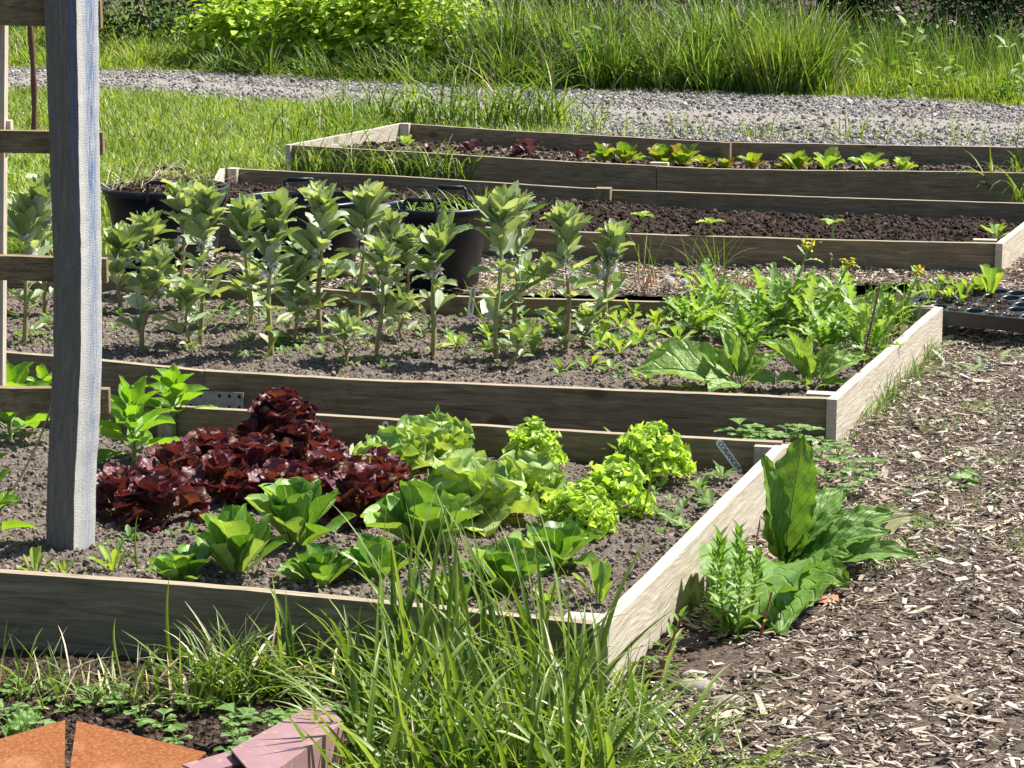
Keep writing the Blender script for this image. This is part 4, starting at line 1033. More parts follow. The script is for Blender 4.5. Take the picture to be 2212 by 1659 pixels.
n = 50; a = RS.random(n) * 6.283; q = tr1 * .8 * RS.random(n) ** .5
blades(m, np.stack([tc1[0] + q * np.cos(a), tc1[1] + q * np.sin(a), .37 + 0 * a], -1), RS.uniform(.06, .18, n), RS.uniform(.003, .006, n), RS.random(n) * 6.28, RS.uniform(.1, 1.2, n), RS.uniform(0, 1.0, n), 5, True, 1)
obj('dry_grass', m, [M['straw'], M['grass']], label='tangle of dry straw and pulled grass on the soil of the left tub', cat='dry grass', kind='stuff')
m = MB(); n = 85; a = RS.random(n) * 6.283; q = tr3 * .8 * RS.random(n) ** .5
blades(m, np.stack([tc3[0] + q * np.cos(a), tc3[1] + q * np.sin(a), .29 + 0 * a], -1), RS.uniform(.08, .19, n), RS.uniform(.006, .011, n), RS.random(n) * 6.28, RS.uniform(.1, 1.2, n), RS.uniform(.2, 1.8, n), 7, True, 0)
n = 26; blades(m, tc3 + np.stack([tr3 * .78 + RS.normal(0, .02, n), RS.normal(0, .03, n), .30 + 0 * RS.random(n)], -1), RS.uniform(.09, .17, n), RS.uniform(.005, .009, n), RS.random(n) * 6.28, RS.uniform(.0, .9, n), RS.uniform(.2, 1.6, n), 7, True, 0)
obj('cut_grass', m, M['grass'], label='pulled-up green grass in the right tub', cat='grass', kind='stuff')
m = MB()
for i in range(5): leaf(m, tc3 + [-.12 + .05 * i, .0, .30], RS.uniform(0, 6), .2, .12, .09, 'spade', 4, 6, bend=.6, ruf=.05, bump=.03)
obj('leaf_scraps', m, M['spinach'], label='pale green leaf scraps lying in the right tub', cat='leaves', origin=tc3)

# ------------------------------------------------------------------ broad beans
def bean(label, bx, by, tx, ty, seed, bw=1.0, dense=1.0, flowers=2, stem='bean_stem', zb=None, crown=1.0, ydrift=0.0):
    rs = np.random.default_rng(seed + 500)
    b0 = P(bx, by, SZ[2] if zb is None else zb); t0 = PY(tx, ty + 26, b0[1] + ydrift)
    H = np.linalg.norm(t0 - b0)
    root = thing('broad_bean_plant', b0, label, 'broad bean plant', 'broad bean plants in the second bed')
    n = 10; t = np.linspace(0, 1, n)[:, None]; axis_ = b0 * (1 - t) + t0 * t
    side = np.array([t0[0] - b0[0], 0, 0]) * .25
    axis_ += (np.sin(t * math.pi) * -side) + .006 * np.sin(t * 7 + seed) * np.array([1, .5, 0])
    axis_[0, 2] -= .03
    rad = np.linspace(.0095, .0045, n) * (1 if H > .25 else .7)
    ms = MB(); tube(ms, axis_, rad, 4)
    mf = MB(); flw = []
    at = lambda s: np.array([np.interp(s, t[:, 0], axis_[:, k]) for k in range(3)])
    bw = bw * 1.72; nodes = int((8 + H * 21) * dense); az = rs.random() * 6.28
    for i in range(nodes):
        s = .06 + .88 * (i / max(1, nodes - 1)) ** .9; p = at(s); az += math.pi + rs.uniform(-.6, .6) if i % 2 else rs.uniform(1.0, 2.1)
        top = s > .6
        pet = rs.uniform(.02, .045) * (1 if not top else .6); el = rs.uniform(.35, .9) if not top else rs.uniform(.7, 1.15)
        d = rotm(az, el) @ np.array([0, pet, 0]); e = p + d
        tube(ms, [p, p + d * .5 + [0, 0, .002], e], [.0024, .002, .0016], 4, cap=False)
        nl = rs.integers(2, 4) if not top else rs.integers(3, 5)
        Lf = (rs.uniform(.034, .058) if not top else rs.uniform(.042, .066)) * bw * (.8 if s < .2 else 1)
        for k in range(nl):
            a2 = az + (k - (nl - 1) / 2) * rs.uniform(.55, .9); e2 = el * .5 + rs.uniform(-.1, .5) if not top else rs.uniform(.55, 1.2)
            leaf(mf, e, a2, e2, Lf, Lf * rs.uniform(.44, .6), 'oval', 4, 9, bend=rs.uniform(-.3, 1.1), cup=rs.uniform(-.1, .25), fold=rs.uniform(0, .5), ser=.2, sf=7, ruf=.03, roll=rs.uniform(-.5, .5), rs=rs)
        if flowers and .5 < s < .85 and (i % 2 == 0 or flowers > 2):
            mp = MB(); mk = MB(); flw.append((mp, mk))
            for q in range(rs.integers(4, 8)):
                fa = az + rs.uniform(-.9, .9); fe = rs.uniform(-.1, .9); fp = p + rotm(fa, fe) @ np.array([0, .012, 0]) + rs.normal(0, .004, 3)
                LW = rs.uniform(.024, .033)
                leaf(mp, fp, fa, fe + .25, LW, .016, 'fan', 4, 5, bend=-.8, cup=.5, roll=rs.uniform(-1, 1), rs=rs)
                leaf(mp, fp, fa + .25, fe, LW * .85, .008, 'oval', 2, 4, bend=.4, cup=.8, rs=rs); leaf(mp, fp, fa - .25, fe, LW * .85, .008, 'oval', 2, 4, bend=.4, cup=.8, rs=rs)
                leaf(mk, fp + rotm(fa, fe) @ np.array([0, .009, .0012]), fa, fe, .008, .008, 'oval', 2, 3, cup=.4, rs=rs)
    # crown: a dense cluster of young upright leaflets
    for i in range(int(17 * crown)):
        a2 = i * 2.4 + rs.random(); f = i / (17 * crown); e2 = 1.4 - f * .75 + rs.uniform(-.15, .15); p = at(1 - .16 * f) + rs.normal(0, .004, 3)
        L_ = (.034 + .034 * f) * bw * rs.uniform(.85, 1.2)
        leaf(mf, p, a2, e2, L_, L_ * .45, 'oval', 4, 10, bend=rs.uniform(-.5, .15), cup=.2, fold=.45, ser=.18, sf=8, ruf=.04, roll=rs.uniform(-.4, .4), rs=rs)
    obj('stem', ms, M[stem], root); obj('foliage', mf, M['bean'], root)
    for mp, mk in flw:
        fl = obj('flower_cluster', mp, M['petal'], root); obj('petal_spots', mk, M['black'], fl)
    return root
B = [
 ('broad bean plant left of the blue post, tallest, in front of the bright lawn', 52, 741, 84, 405, 1.15, 1.0, 1, 'bean_stem', 1),
 ('broad bean plant half hidden behind the blue post, at its left edge', 94, 680, 112, 370, 1.1, 1.0, 1, 'bean_stem', 1),
 ('brown-stemmed broad bean plant just right of the blue post, behind the leaning one', 258, 672, 268, 496, 1.05, 1.1, 1, 'bean_stem2', 1),
 ('broad bean plant leaning right, rooted near the front board by the blue post', 308, 764, 355, 545, 1.0, .9, 1, 'bean_stem2', .9),
 ('broad bean plant in front of the left tub handle, tall and brown-stemmed', 394, 658, 396, 402, 1.1, 1.0, 2, 'bean_stem2', 1.1),
 ('broad bean plant with a low crown before the left tub', 300, 635, 330, 470, 1.1, 1.0, 1, 'bean_stem', 1),
 ('broad bean plant before the right side of the left tub, with white flowers beside it', 433, 741, 456, 405, 1.05, .95, 3, 'bean_stem', 1),
 ('broad bean plant with large rounded leaves before the left rim of the middle tub', 540, 700, 532, 440, 1.15, .9, 1, 'bean_stem', .9),
 ('tall broad bean plant with a thick white flower cluster before the middle tub', 583, 768, 598, 432, 1.05, 1.0, 4, 'bean_stem', 1.4),
 ('tallest broad bean plant of the middle, with white flowers on its right side', 692, 732, 694, 405, 1.15, 1.05, 4, 'bean_stem2', 1.1),
 ('broad bean plant between the middle and right tubs, with a curled yellowing leaf', 776, 702, 799, 409, 1.15, .9, 1, 'bean_stem', 1.3),
 ('shorter broad bean plant before the gap between the middle and right tubs', 818, 768, 838, 525, .85, 1.0, 2, 'bean_stem', 1),
 ('slim broad bean plant before the left part of the right tub', 878, 664, 890, 495, .85, 1.0, 1, 'bean_stem2', 1),
 ('bare-stemmed broad bean plant standing before the right tub, crown on a pale stalk', 933, 766, 952, 488, .95, .75, 3, 'bean_stem', 1.25),
 ('broad bean plant hidden behind the tall flowering one before the middle tub', 662, 640, 655, 520, 1.0, 1.0, 1, 'bean_stem', 1),
 ('small low broad bean plant at the foot of the slim one before the right tub', 866, 730, 876, 640, .75, 1.0, 0, 'bean_stem', .8),
 ('broad bean plant right of the right tub, with a large silvery crown', 1074, 778, 1086, 424, 1.15, .85, 2, 'bean_stem', 1.5),
 ('broad bean plant behind the silvery-crowned one, right of the right tub', 1115, 696, 1118, 424, 1.1, .9, 1, 'bean_stem', 1),
 ('widest broad bean plant, before the compost bed, with a bushy spreading crown', 1225, 758, 1228, 455, 1.05, .95, 2, 'bean_stem2', 2.0),
 ('rightmost tall broad bean plant, with white flowers on its right side', 1302, 706, 1336, 493, .95, 1.15, 4, 'bean_stem', 1.2),
 ('broad bean plant slanting steeply right, between the two plants right of the tubs', 1072, 712, 1196, 560, .95, .5, 2, 'bean_stem', .8),
 ('broad bean crown just behind the left rim of the right tub', 843, 668, 842, 460, .8, .7, 0, 'bean_stem', 1.0),
 ('small young broad bean plant below the widest one', 1262, 745, 1276, 665, .7, .9, 0, 'bean_stem2', .6),
 ('small broad bean shoot near the front board below the silvery-crowned plant', 1103, 795, 1128, 722, .7, .7, 0, 'bean_stem', .5),
 ('leafy broad bean plant between the two middle plants, lower than both', 640, 735, 628, 560, 1.0, 1.1, 1, 'bean_stem', 1.0),
 ('young broad bean plant near the front board below the tallest middle plant', 745, 790, 752, 690, .8, 1.0, 0, 'bean_stem', .8),
 ('leafy broad bean plant right of the leaning one, low in the row', 408, 760, 402, 620, .9, 1.0, 0, 'bean_stem', .8),
 ('low broad bean plant behind the empty gap left of the tall flowering one', 535, 655, 540, 590, .8, 1, 0, 'bean_stem', .8),
]
for i, (lb, bx, by, tx, ty, bw, de, fl, st, cr) in enumerate(B):
    bean(lb, bx, by, tx, ty, i, bw, de, fl, st, crown=cr, ydrift=-.04 if i == 21 else 0)

# ------------------------------------------------------------------ lettuces
def rosette(mb, c, n, L0, L1, W, el0, el1, kind, rs, az0=0, h=0.0, bend=(.2, .8), **k):
    for i in range(n):
        t = (i + .5) / n
        az = az0 + i * 2.4 + rs.uniform(-.3, .3); el = el0 + (el1 - el0) * t + rs.uniform(-.12, .12)
        L_ = (L0 + (L1 - L0) * t) * rs.uniform(.85, 1.15)
        base = np.asarray(c) + rotm(az) @ np.array([0, .008 * t, 0]) + [0, 0, h * (1 - t)]
        leaf(mb, base, az, el, L_, L_ * W * rs.uniform(.8, 1.12), kind, bend=rs.uniform(*bend), roll=rs.uniform(-.25, .25), rs=rs, **k)
def cos_lettuce(label, px, py, wpx, hpx, seed, n=15, wr=.62, mat='romaine', name='cos_lettuce', cat='lettuce', group='green cos lettuces', el=(1.4, .35), z=None):
    rs = np.random.default_rng(seed); c = P(px, py, (SZ[1] if z is None else z) - .005); s = np.linalg.norm(c - [0, 0, CAM_Z]) / FPX
    m = MB(); R = wpx * s / 2 * 1.1; Hh = hpx * s * 1.08
    rosette(m, c, int(n * 1.25), Hh * .95, max(R * 1.05, Hh * .85), wr * .86, el[0], max(el[1], math.atan2(Hh, R) * .62), 'spat', rs, seed, bend=(-.2, .7), nu=8, nv=14, cup=.22, fold=.12, ruf=.03, rf=2, bump=.025)
    return obj(name, m, M[mat], label=label, cat=cat, group=group, origin=c)
for i, a in enumerate([
 ('big glossy cos lettuce in the middle of the bed, taller than the others', 916, 1205, 175, 165, 17, .72),
 ('bright cos lettuce left of the big glossy one, below the red lettuces', 643, 1185, 165, 150, 16, .62),
 ('upright cos lettuce with dark hollow leaves, left of the bright one', 512, 1250, 170, 150, 15, .55),
 ('low flat cos lettuce just behind the front board, leftmost of all', 393, 1268, 175, 85, 14, .6),
 ('cos lettuce half buried in the long grass, left of the big glossy one', 815, 1262, 165, 105, 14, .62),
 ('pale cos lettuce behind the front board, between the upright and half buried ones', 690, 1275, 170, 95, 14, .62),
 ('dark spreading cos lettuce right of the big glossy one', 1200, 1228, 210, 95, 14, .72),
 ('cos lettuce seen through the grass below the dark spreading one', 1092, 1290, 175, 125, 15, .65),
 ('low cos lettuce hidden by grass at the front board, below the big glossy one', 975, 1312, 150, 75, 12, .62)]):
    cos_lettuce(a[0], a[1], a[2], a[3], a[4], 40 + i, a[5], a[6], el=(1.4, .5 if a[4] > 120 else .3))
for i, a in enumerate([
 ('yellowing small cos lettuce at the front board near the right corner', 1186, 1322, 90, 60, 7), ('pale upright lettuce seedling near the right front corner of the bed', 1293, 1313, 62, 105, 6),
 ('small pale lettuce leaves at the foot of the blue post', 75, 1248, 75, 62, 5), ('small lettuce stub touching the right edge of the blue post foot', 138, 1250, 60, 45, 6),
 ('thin pale lettuce seedling right of the blue post', 245, 1243, 60, 75, 6)]):
    cos_lettuce(a[0], a[1], a[2], a[3], a[4], 60 + i, a[5], .34, 'seedling', 'lettuce_seedling', 'lettuce', 'small pale lettuces', el=(1.45, .75))
def curly(label, px, py, wpx, hpx, seed, n=20, name='curly_lettuce', mat='batavia', group='curly green lettuces'):
    rs = np.random.default_rng(seed); c = P(px, py, SZ[1] - .005); s = np.linalg.norm(c - [0, 0, CAM_Z]) / FPX; m = MB(); R = wpx * s / 2; Hh = hpx * s
    rosette(m, c, n, Hh * 1.0, max(R * 1.15, Hh * .7), .95, 1.35, .3, 'fan', rs, seed, bend=(.2, .9), nu=18, nv=22, cup=.3, ruf=.06, rf=4.5, rp=2.2, bump=.03)
    return obj(name, m, M[mat], label=label, cat='lettuce', group=group, origin=c)
curly('large curly green lettuce in the centre of the bed, before the frilly yellow ones', 1015, 1130, 215, 150, 71, 22)
curly('curly green lettuce just behind and right of the large central one', 1140, 1080, 150, 105, 72, 16)
curly('curly green lettuce before the back board with a pointed weed growing through it', 930, 998, 165, 110, 73, 18)
curly('curly green lettuce beside the white marker, touching the red lettuces', 842, 1030, 170, 95, 74, 17)
def frilly(label, px, py, wpx, hpx, seed, n=210):
    rs = np.random.default_rng(seed); c = P(px, py, SZ[1]); s = np.linalg.norm(c - [0, 0, CAM_Z]) / FPX; m = MB(); R = wpx * s / 2; Hh = hpx * s
    # fronds fill a dome; each ends in a tightly crimped fan
    for i in range(n):
        t = (i + .5) / n; az = i * 2.4; el = 1.5 - 1.45 * t ** .8 + rs.uniform(-.1, .1)
        lump = .78 + .4 * noise2(az * 1.1 % 6.283, el * 2.2, 1.0, 30 + seed % 7) + rs.uniform(-.06, .08); rad = np.array([math.cos(el) * R * lump, math.sin(el) * Hh * .92 * lump]); L_ = np.hypot(*rad) * rs.uniform(.22, .36)
        d = rotm(az, math.atan2(rad[1], rad[0])) @ np.array([0, 1.0, 0]); base = c + d * np.hypot(*rad) * rs.uniform(.55, .82)
        leaf(m, base, az + rs.uniform(-.4, .4), math.atan2(rad[1], rad[0]) + .1, L_, L_ * 1.3, 'fan', 16, 9, bend=rs.uniform(-.2, 1.1), cup=.25, ruf=.17, rf=2.6, rp=1.2, roll=rs.uniform(-1.2, 1.2), rs=rs)
    return obj('frilly_lettuce', m, M['lollo'], label=label, cat='lettuce', group='frilly yellow-green lettuces', origin=c)
frilly('frilly yellow-green lettuce nearest the camera, left of its row', 1250, 1150, 170, 100, 81)
frilly('frilly yellow-green lettuce in the middle of the slanting row of three', 1323, 1105, 175, 110, 82)
frilly('frilly yellow-green lettuce at the back right, before the back board', 1410, 1025, 172, 100, 83)
frilly('frilly yellow-green lettuce at the back left, behind the large curly green one', 1152, 1005, 135, 88, 84, 160)
def red_lettuce(label, px, py, wpx, hpx, seed, n=22, tall=False):
    rs = np.random.default_rng(seed); c = P(px, py, SZ[1] - .005); s = np.linalg.norm(c - [0, 0, CAM_Z]) / FPX; m = MB(); R = wpx * s / 2; Hh = hpx * s
    n = int(n * (2.0 if tall else 1.5)); R *= 1.12
    for i in range(n):
        t = (i + .5) / n; az = i * 2.4 + rs.uniform(-.3, .3); el = 1.5 - 1.45 * t ** .8 + rs.uniform(-.15, .15)
        wd_ = R * (.62 if tall and el > .5 else 1.0)
        rad = np.array([math.cos(el) * wd_, math.sin(el) * Hh]); q = np.hypot(*rad); L_ = R * rs.uniform(.7, 1.05) * (.8 if el > 1 else 1)
        a_ = math.atan2(rad[1], rad[0]); base = c + rotm(az, a_) @ np.array([0, max(q - L_ * .75, 0), 0])
        leaf(m, base + rs.normal(0, .006, 3), az + rs.uniform(-1.2, 1.2), min(a_ + .25, 1.3) + rs.uniform(-.35, .35), L_, L_ * rs.uniform(.75, 1.0), 'spat', 12, 18, bend=rs.uniform(.3, 1.3), cup=.2, ruf=.07, rf=2.4, rp=1.6, bump=.04, roll=rs.uniform(-.7, .7), rs=rs)
    return obj('red_lettuce', m, M['red'], label=label, cat='lettuce', group='dark red lettuces', origin=c)
for i, a in enumerate([
 ('tall bolting dark red lettuce rising above the back board', 612, 985, 165, 135, 34, True),
 ('dark red lettuce right beside the blue post', 262, 1115, 150, 95, 22, False),
 ('dark red lettuce in front at the left, second from the blue post', 352, 1130, 165, 100, 24, False),
 ('dark red lettuce behind the second one from the blue post', 378, 1060, 150, 95, 22, False),
 ('dark red lettuce left of the tall bolting one, highest of the low heads', 462, 1035, 170, 95, 24, False),
 ('dark red lettuce in the centre of the mass, just before the tall bolting one', 545, 1055, 170, 100, 26, False),
 ('dark red lettuce at the front of the mass above the bright cos lettuce', 610, 1090, 150, 80, 22, False),
 ('dark red lettuce below the back board, right of the tall bolting one', 672, 1000, 120, 80, 20, False),
 ('dark red lettuce between the mass and the right end of the red row', 710, 1075, 150, 100, 24, False),
 ('dark red lettuce touching the big glossy cos lettuce', 782, 1125, 160, 110, 26, False),
 ('dark red lettuce in the middle of the low heads, between front and back rows', 470, 1080, 160, 88, 20, False),
 ('dark red lettuce filling the gap before the right end of the red row', 680, 1110, 130, 75, 18, False),
 ('rightmost dark red lettuce, beside the curly green ones', 828, 1075, 120, 95, 20, False)]):
    red_lettuce(a[0], a[1], a[2], a[3], a[4], 90 + i, a[5], a[6])
def pointed_weed(label, px, py, hpx, z, seed, name='pointed_weed', mat='weed', n=16, ll=.5, wr=.22, cat='weed', group=None, lean=0.0, stemm='green_stem'):
    rs = np.random.default_rng(seed); c = P(px, py, z); s = np.linalg.norm(c - [0, 0, CAM_Z]) / FPX; Hh = hpx * s
    root = thing(name, c, label, cat, group)
    top = c + [lean * Hh, 0, Hh * .85]; ms = MB(); t = np.linspace(0, 1, 5)[:, None]; tube(ms, c * (1 - t) + top * t, np.linspace(.004, .002, 5), 5)
    m = MB()
    for i in range(n):
        t = (i + .5) / n; p = c * (1 - t) + top * t
        leaf(m, p, i * 2.4, .3 + .9 * t, Hh * ll * (1 - .35 * t), Hh * ll * wr, 'lance', 2, 6, bend=rs.uniform(.0, .7), fold=.3, rs=rs)
    obj('stem', ms, M[stemm], root); obj('foliage', m, M[mat], root); return root
pointed_weed('pointed-leaved weed growing up through the curly lettuce at the back board', 945, 990, 118, SZ[1], 3, n=14, ll=.3, wr=.28)

# ------------------------------------------------------------------ spinach at the back left of bed 1
def bolting(label, px, py, hpx, wpx, z, seed, n=17, spike=True, name='bolting_spinach'):
    rs = np.random.default_rng(seed); c = P(px, py, z); s = np.linalg.norm(c - [0, 0, CAM_Z]) / FPX; Hh = hpx * s; R = wpx * s / 2
    root = thing(name, c, label, 'spinach', 'bolting spinach plants'); ms = MB(); m = MB()
    tube(ms, [c - [0, 0, .02], c + [0, 0, Hh * .45], c + [.004, 0, Hh * .8]], [.007, .006, .003], 6)
    for i in range(n):
        t = (i + .5) / n; p = c + [0, 0, Hh * .62 * t]; az = i * 2.4 + rs.uniform(-.3, .3); el = .25 + 1.0 * t + rs.uniform(-.15, .15); L_ = R * (1.25 - .35 * t)
        pl_ = L_ * .35; d = rotm(az, el) @ np.array([0, pl_, 0]); tube(ms, [p, p + d * .5, p + d], [.0032, .0028, .0022], 5, cap=False)
        leaf(m, p + d, az, el - .1, L_ * .85, L_ * .58, 'oval' if i % 2 else 'spade', 6, 9, bend=rs.uniform(-.1, .9), cup=.25, ruf=.03, rf=3, bump=.03, rs=rs, roll=rs.uniform(-.4, .4))
    obj('stem', ms, M['green_stem'], root); obj('foliage', m, M['spin_lite'], root)
    if spike:
        mk = MB(); n2 = 60; q = c + np.stack([rs.normal(0, .006, n2), rs.normal(0, .006, n2), Hh * rs.uniform(.45, 1.0, n2)], -1); scatter(mk, ico(4, .3), q, rs.uniform(.002, .0045, n2), rand_rot(n2, 3, rs)); obj('flower_spike', mk, M['seedling'], root)
    return root
M['spin_lite'] = leafmat('bright_spinach_leaf', [(.14, .32, .03), (.22, .42, .045), (.3, .48, .07)], (.4, .52, .16), .42, .4, .42, (1.5, 1.4, .4), side=5, mottle=.15, bs=.6, msc=20)
bolting('bolting spinach with a seed spike right of the blue post', 290, 988, 155, 165, SZ[1], 1, 20)
bolting('bolting spinach before the back board, left of the tall red lettuce', 376, 925, 125, 140, SZ[1], 2, 18, False)
bolting('spinach behind the lowest rail, left of the blue post', 22, 945, 150, 175, SZ[1], 3, 18, False)
bolting('small spinach seen above the rail against the blue post', 95, 880, 85, 90, SZ[1], 4, 10, False)
bolting('dark leafy brassica at the left edge of the picture', -25, 1180, 230, 150, SZ[1], 5, 16, False, 'brassica_plant')['category'] = 'brassica'

# ------------------------------------------------------------------ the big-leaved spinach of bed 2
def big_spinach(label, base, leaves, z, seed):
    rs = np.random.default_rng(seed); c = P(base[0], base[1], z); root = thing('large_spinach', c, label, 'spinach', 'large-leaved spinach plants')
    for (tx, ty, tz, w_, bend, roll, cup) in leaves:
        tip = PY(tx, ty, c[1] + tz); d = tip - c; L_ = np.linalg.norm(d) * (1 + .09 * abs(bend)); az = math.atan2(-d[0], d[1]); el = math.atan2(d[2], math.hypot(d[0], d[1])) + bend * .45
        m = MB(); leaf(m, c, az, el, L_, L_ * w_ * 1.08, 'spade', 18, 30, bend=bend, cup=cup, fold=.1, pet=.25, pw=.05, ruf=.05, rf=2.6, bump=.045, roll=roll * .4 - .5 * math.sin(az), rs=rs)
        obj('leaf', m, M['spinach'], root)
    return root
big_spinach('large spinach with a long pale leaf reaching left over the soil', (1600, 838),
  [(1375, 822, -.02, .56, .8, .1, .2), (1545, 852, -.14, .66, 1.0, .0, .1), (1660, 835, -.12, .62, 1.0, .3, .1), (1555, 712, .06, .42, .3, .4, .3), (1640, 738, .03, .4, .2, -.4, .4), (1600, 728, -.02, .34, .1, .9, .5), (1500, 760, .08, .4, .6, -.4, .2), (1690, 770, .02, .45, .7, -.3, .2)], SZ[2], 1)
big_spinach('large spinach beside the side board, its leaves held upright', (1752, 842),
  [(1700, 715, -.02, .45, .25, .5, .3), (1760, 722, .0, .42, .2, -.3, .35), (1880, 785, .0, .5, .9, -.2, .2), (1690, 832, -.10, .55, 1.0, .2, .1), (1640, 745, .0, .42, .8, .8, .3), (1820, 745, .04, .4, .5, -.7, .3), (1830, 838, -.08, .35, .8, 0, .2), (1730, 750, .06, .5, .4, .2, .2)], SZ[2], 2)

# ------------------------------------------------------------------ jagged mustard greens of bed 2
def mizuna(label, px, py, hpx, wpx, seed, n=22, flower=None, name='mustard_green'):
    rs = np.random.default_rng(seed); c = P(px, py, SZ[2]); s = np.linalg.norm(c - [0, 0, CAM_Z]) / FPX; Hh = hpx * s * 1.25; R = wpx * s / 2
    root = thing(name, c, label, 'mustard greens', 'jagged mustard greens in the bean bed'); m = MB(); ms = MB()
    n = int(n * 1.6)
    for i in range(n):
        t = (i + .5) / n; az = i * 2.4 + rs.uniform(-.4, .4); el = 1.4 - 1.0 * t + rs.uniform(-.2, .2); L_ = np.hypot(math.cos(el) * R, math.sin(el) * Hh) * rs.uniform(.7, 1.2)
        leaf(m, c + [rs.normal(0, .02), rs.normal(0, .02), 0], az, el, L_, L_ * rs.uniform(.22, .34), 'pin', 6, 30, bend=rs.uniform(.1, 1.3), cup=.15, pet=.2, pw=.08, ruf=.06, rf=4, lobe=.72, lf=7, ser=.18, sf=15, roll=rs.uniform(-.6, .6), rs=rs)
    if flower:
        fx, fy = flower; tp = PY(fx, fy + 8, c[1]); t = np.linspace(0, 1, 8)[:, None]; pts = c * (1 - t) + tp * t; pts[:, 0] += .012 * np.sin(t[:, 0] * 3.1); tube(ms, pts, np.linspace(.006, .0025, 8), 6)
        for i in range(9):
            q = .35 + .62 * i / 8; p = c * (1 - q) + tp * q; L_ = (.11 - .06 * (i / 8)) * rs.uniform(.8, 1.2)
            leaf(m, p, i * 2.4 + seed, rs.uniform(.3, .9), L_, L_ * .38, 'pin', 6, 22, bend=rs.uniform(.1, 1.0), lobe=.55, lf=4, ser=.15, sf=9, ruf=.05, rs=rs)
        mk = MB(); k = 46; pq = tp + rs.normal(0, 1, (k, 3)) * [.011, .011, .009]
        for p in pq: leaf(mk, p, rs.uniform(0, 6), rs.uniform(0, 1.4), .011, .009, 'oval', 2, 3, cup=.3, rs=rs)
        obj('flower_head', mk, M['yellow'], root)
        obj('stem', ms, M['green_stem'], root)
    obj('foliage', m, M['mizuna'], root); return root
for i, a in enumerate([
 ('jagged mustard green at the left front of the patch, before the back board', 1500, 712, 80, 175, 22, None),
 ('jagged mustard green reaching left over the back board', 1545, 680, 95, 200, 22, None),
 ('tallest jagged mustard green, flowering, left of the other flowering one', 1665, 720, 120, 200, 24, (1747, 522)),
 ('jagged mustard green with a bright yellow flower head on a leaning stalk', 1740, 728, 115, 190, 24, (1833, 562)),
 ('jagged mustard green behind the large spinach, low and dense', 1610, 745, 75, 190, 24, None),
 ('jagged mustard green behind the upright spinach leaves', 1790, 765, 90, 180, 24, None),
 ('jagged mustard green near the back board in the middle of the patch', 1700, 680, 95, 190, 22, None),
 ('jagged mustard green beside the side board, nearest the corner', 1870, 770, 110, 150, 24, None),
 ('slender flowering mustard green by the seedling tray', 1925, 705, 80, 150, 20, (1985, 575)),
 ('jagged mustard green at the back, between the flowering ones', 1830, 700, 95, 180, 24, None),
 ('low jagged mustard green at the foot of the patch by the soil', 1560, 722, 60, 150, 20, None)]):
    mizuna(a[0], a[1], a[2], a[3], a[4], 120 + i, a[5], a[6])
pointed_weed('dark dried dock spike standing in the mustard greens', 1860, 800, 215, SZ[2], 8, name='dried_spike', mat='twig', n=60, ll=.06, wr=.5, cat='weed', lean=.16, stemm='stake')

# ------------------------------------------------------------------ seedlings
def seedling(name, label, px, py, z, hpx, seed, n=5, kind='spat', W=.42, mat='seedling', el=(1.1, .4), cat='seedling', group=None, stemc=None, bend=(.1, .8), ruf=.02, pet=.3):
    rs = np.random.default_rng(seed + 1000); c = P(px, py, z); s = np.linalg.norm(c - [0, 0, CAM_Z]) / FPX; Hh = hpx * s; m = MB()
    for i in range(n):
        t = (i + .5) / n; leaf(m, c - [0, 0, .003], i * 2.4 + rs.uniform(-.4, .4) + seed, el[0] + (el[1] - el[0]) * t + rs.uniform(-.15, .15), Hh * rs.uniform(.85, 1.25), Hh * W * rs.uniform(.85, 1.2), kind, 4, 8, bend=rs.uniform(*bend), cup=.25, pet=pet, pw=.14, ruf=ruf, rf=3, rs=rs, ser=.06)
    if stemc:
        root = thing(name, c, label, cat, group); obj('foliage', m, M[mat], root)
        ms = MB()
        for i in range(4): a = i * 1.6; tube(ms, [c, c + [Hh * .35 * math.cos(a), Hh * .35 * math.sin(a), Hh * .35]], .0018, 5)
        obj('leaf_stalks', ms, M[stemc], root); return root
    return obj(name, m, M[mat], label=label, cat=cat, group=group, origin=c)
ORDN = ['first', 'second', 'third', 'fourth', 'fifth', 'sixth', 'seventh', 'eighth', 'ninth', 'tenth', 'eleventh', 'twelfth']
rows = {
 'back row along the back board': [(955, 660, 30), (1040, 668, 32), (1190, 700, 40), (1368, 682, 34), (1468, 678, 42), (1540, 682, 40), (1180, 645, 24)],
 'middle row of the radishes': [(1215, 720, 38), (1340, 706, 44), (1418, 706, 40), (1385, 738, 50), (1295, 742, 45), (1510, 716, 42), (1140, 735, 42)],
 'front row of the radishes': [(1150, 765, 46), (1340, 762, 52), (1465, 740, 42), (1055, 730, 36), (985, 748, 36), (1430, 768, 34)]}
k = 0
for rn, lst in rows.items():
    for i, (x_, y_, h_) in enumerate(sorted(lst)):
        seedling('radish_seedling', f'young radish plant, {ORDN[i]} from the left in the {rn}', x_, y_, SZ[2], h_, 10 + k, 7, 'spat', .6, 'seedling', (1.25, .55), 'radish', 'young radish plants in the bean bed'); k += 1
for i, (x_, y_, h_, lb) in enumerate([(1215, 800, 40, 'beet seedling with dark red leaves below the widest bean plant'), (1275, 790, 48, 'beet seedling with a yellow leaf right of the small young bean'), (1320, 805, 38, 'beet seedling with purple stalks before the front board'),
    (1390, 822, 30, 'small beet seedling left of the long spinach leaf'), (1480, 842, 26, 'beet seedling under the long spinach leaf'), (765, 705, 26, 'dark red seedling at the foot of the bean before the middle tub')]):
    seedling('beet_seedling', lb, x_, y_, SZ[2], h_, 40 + i, 7, 'oval', .42, 'chard' if i % 2 else 'weed', (.9, .1), 'beet seedling', 'beet seedlings in the bean bed', 'red_stem')
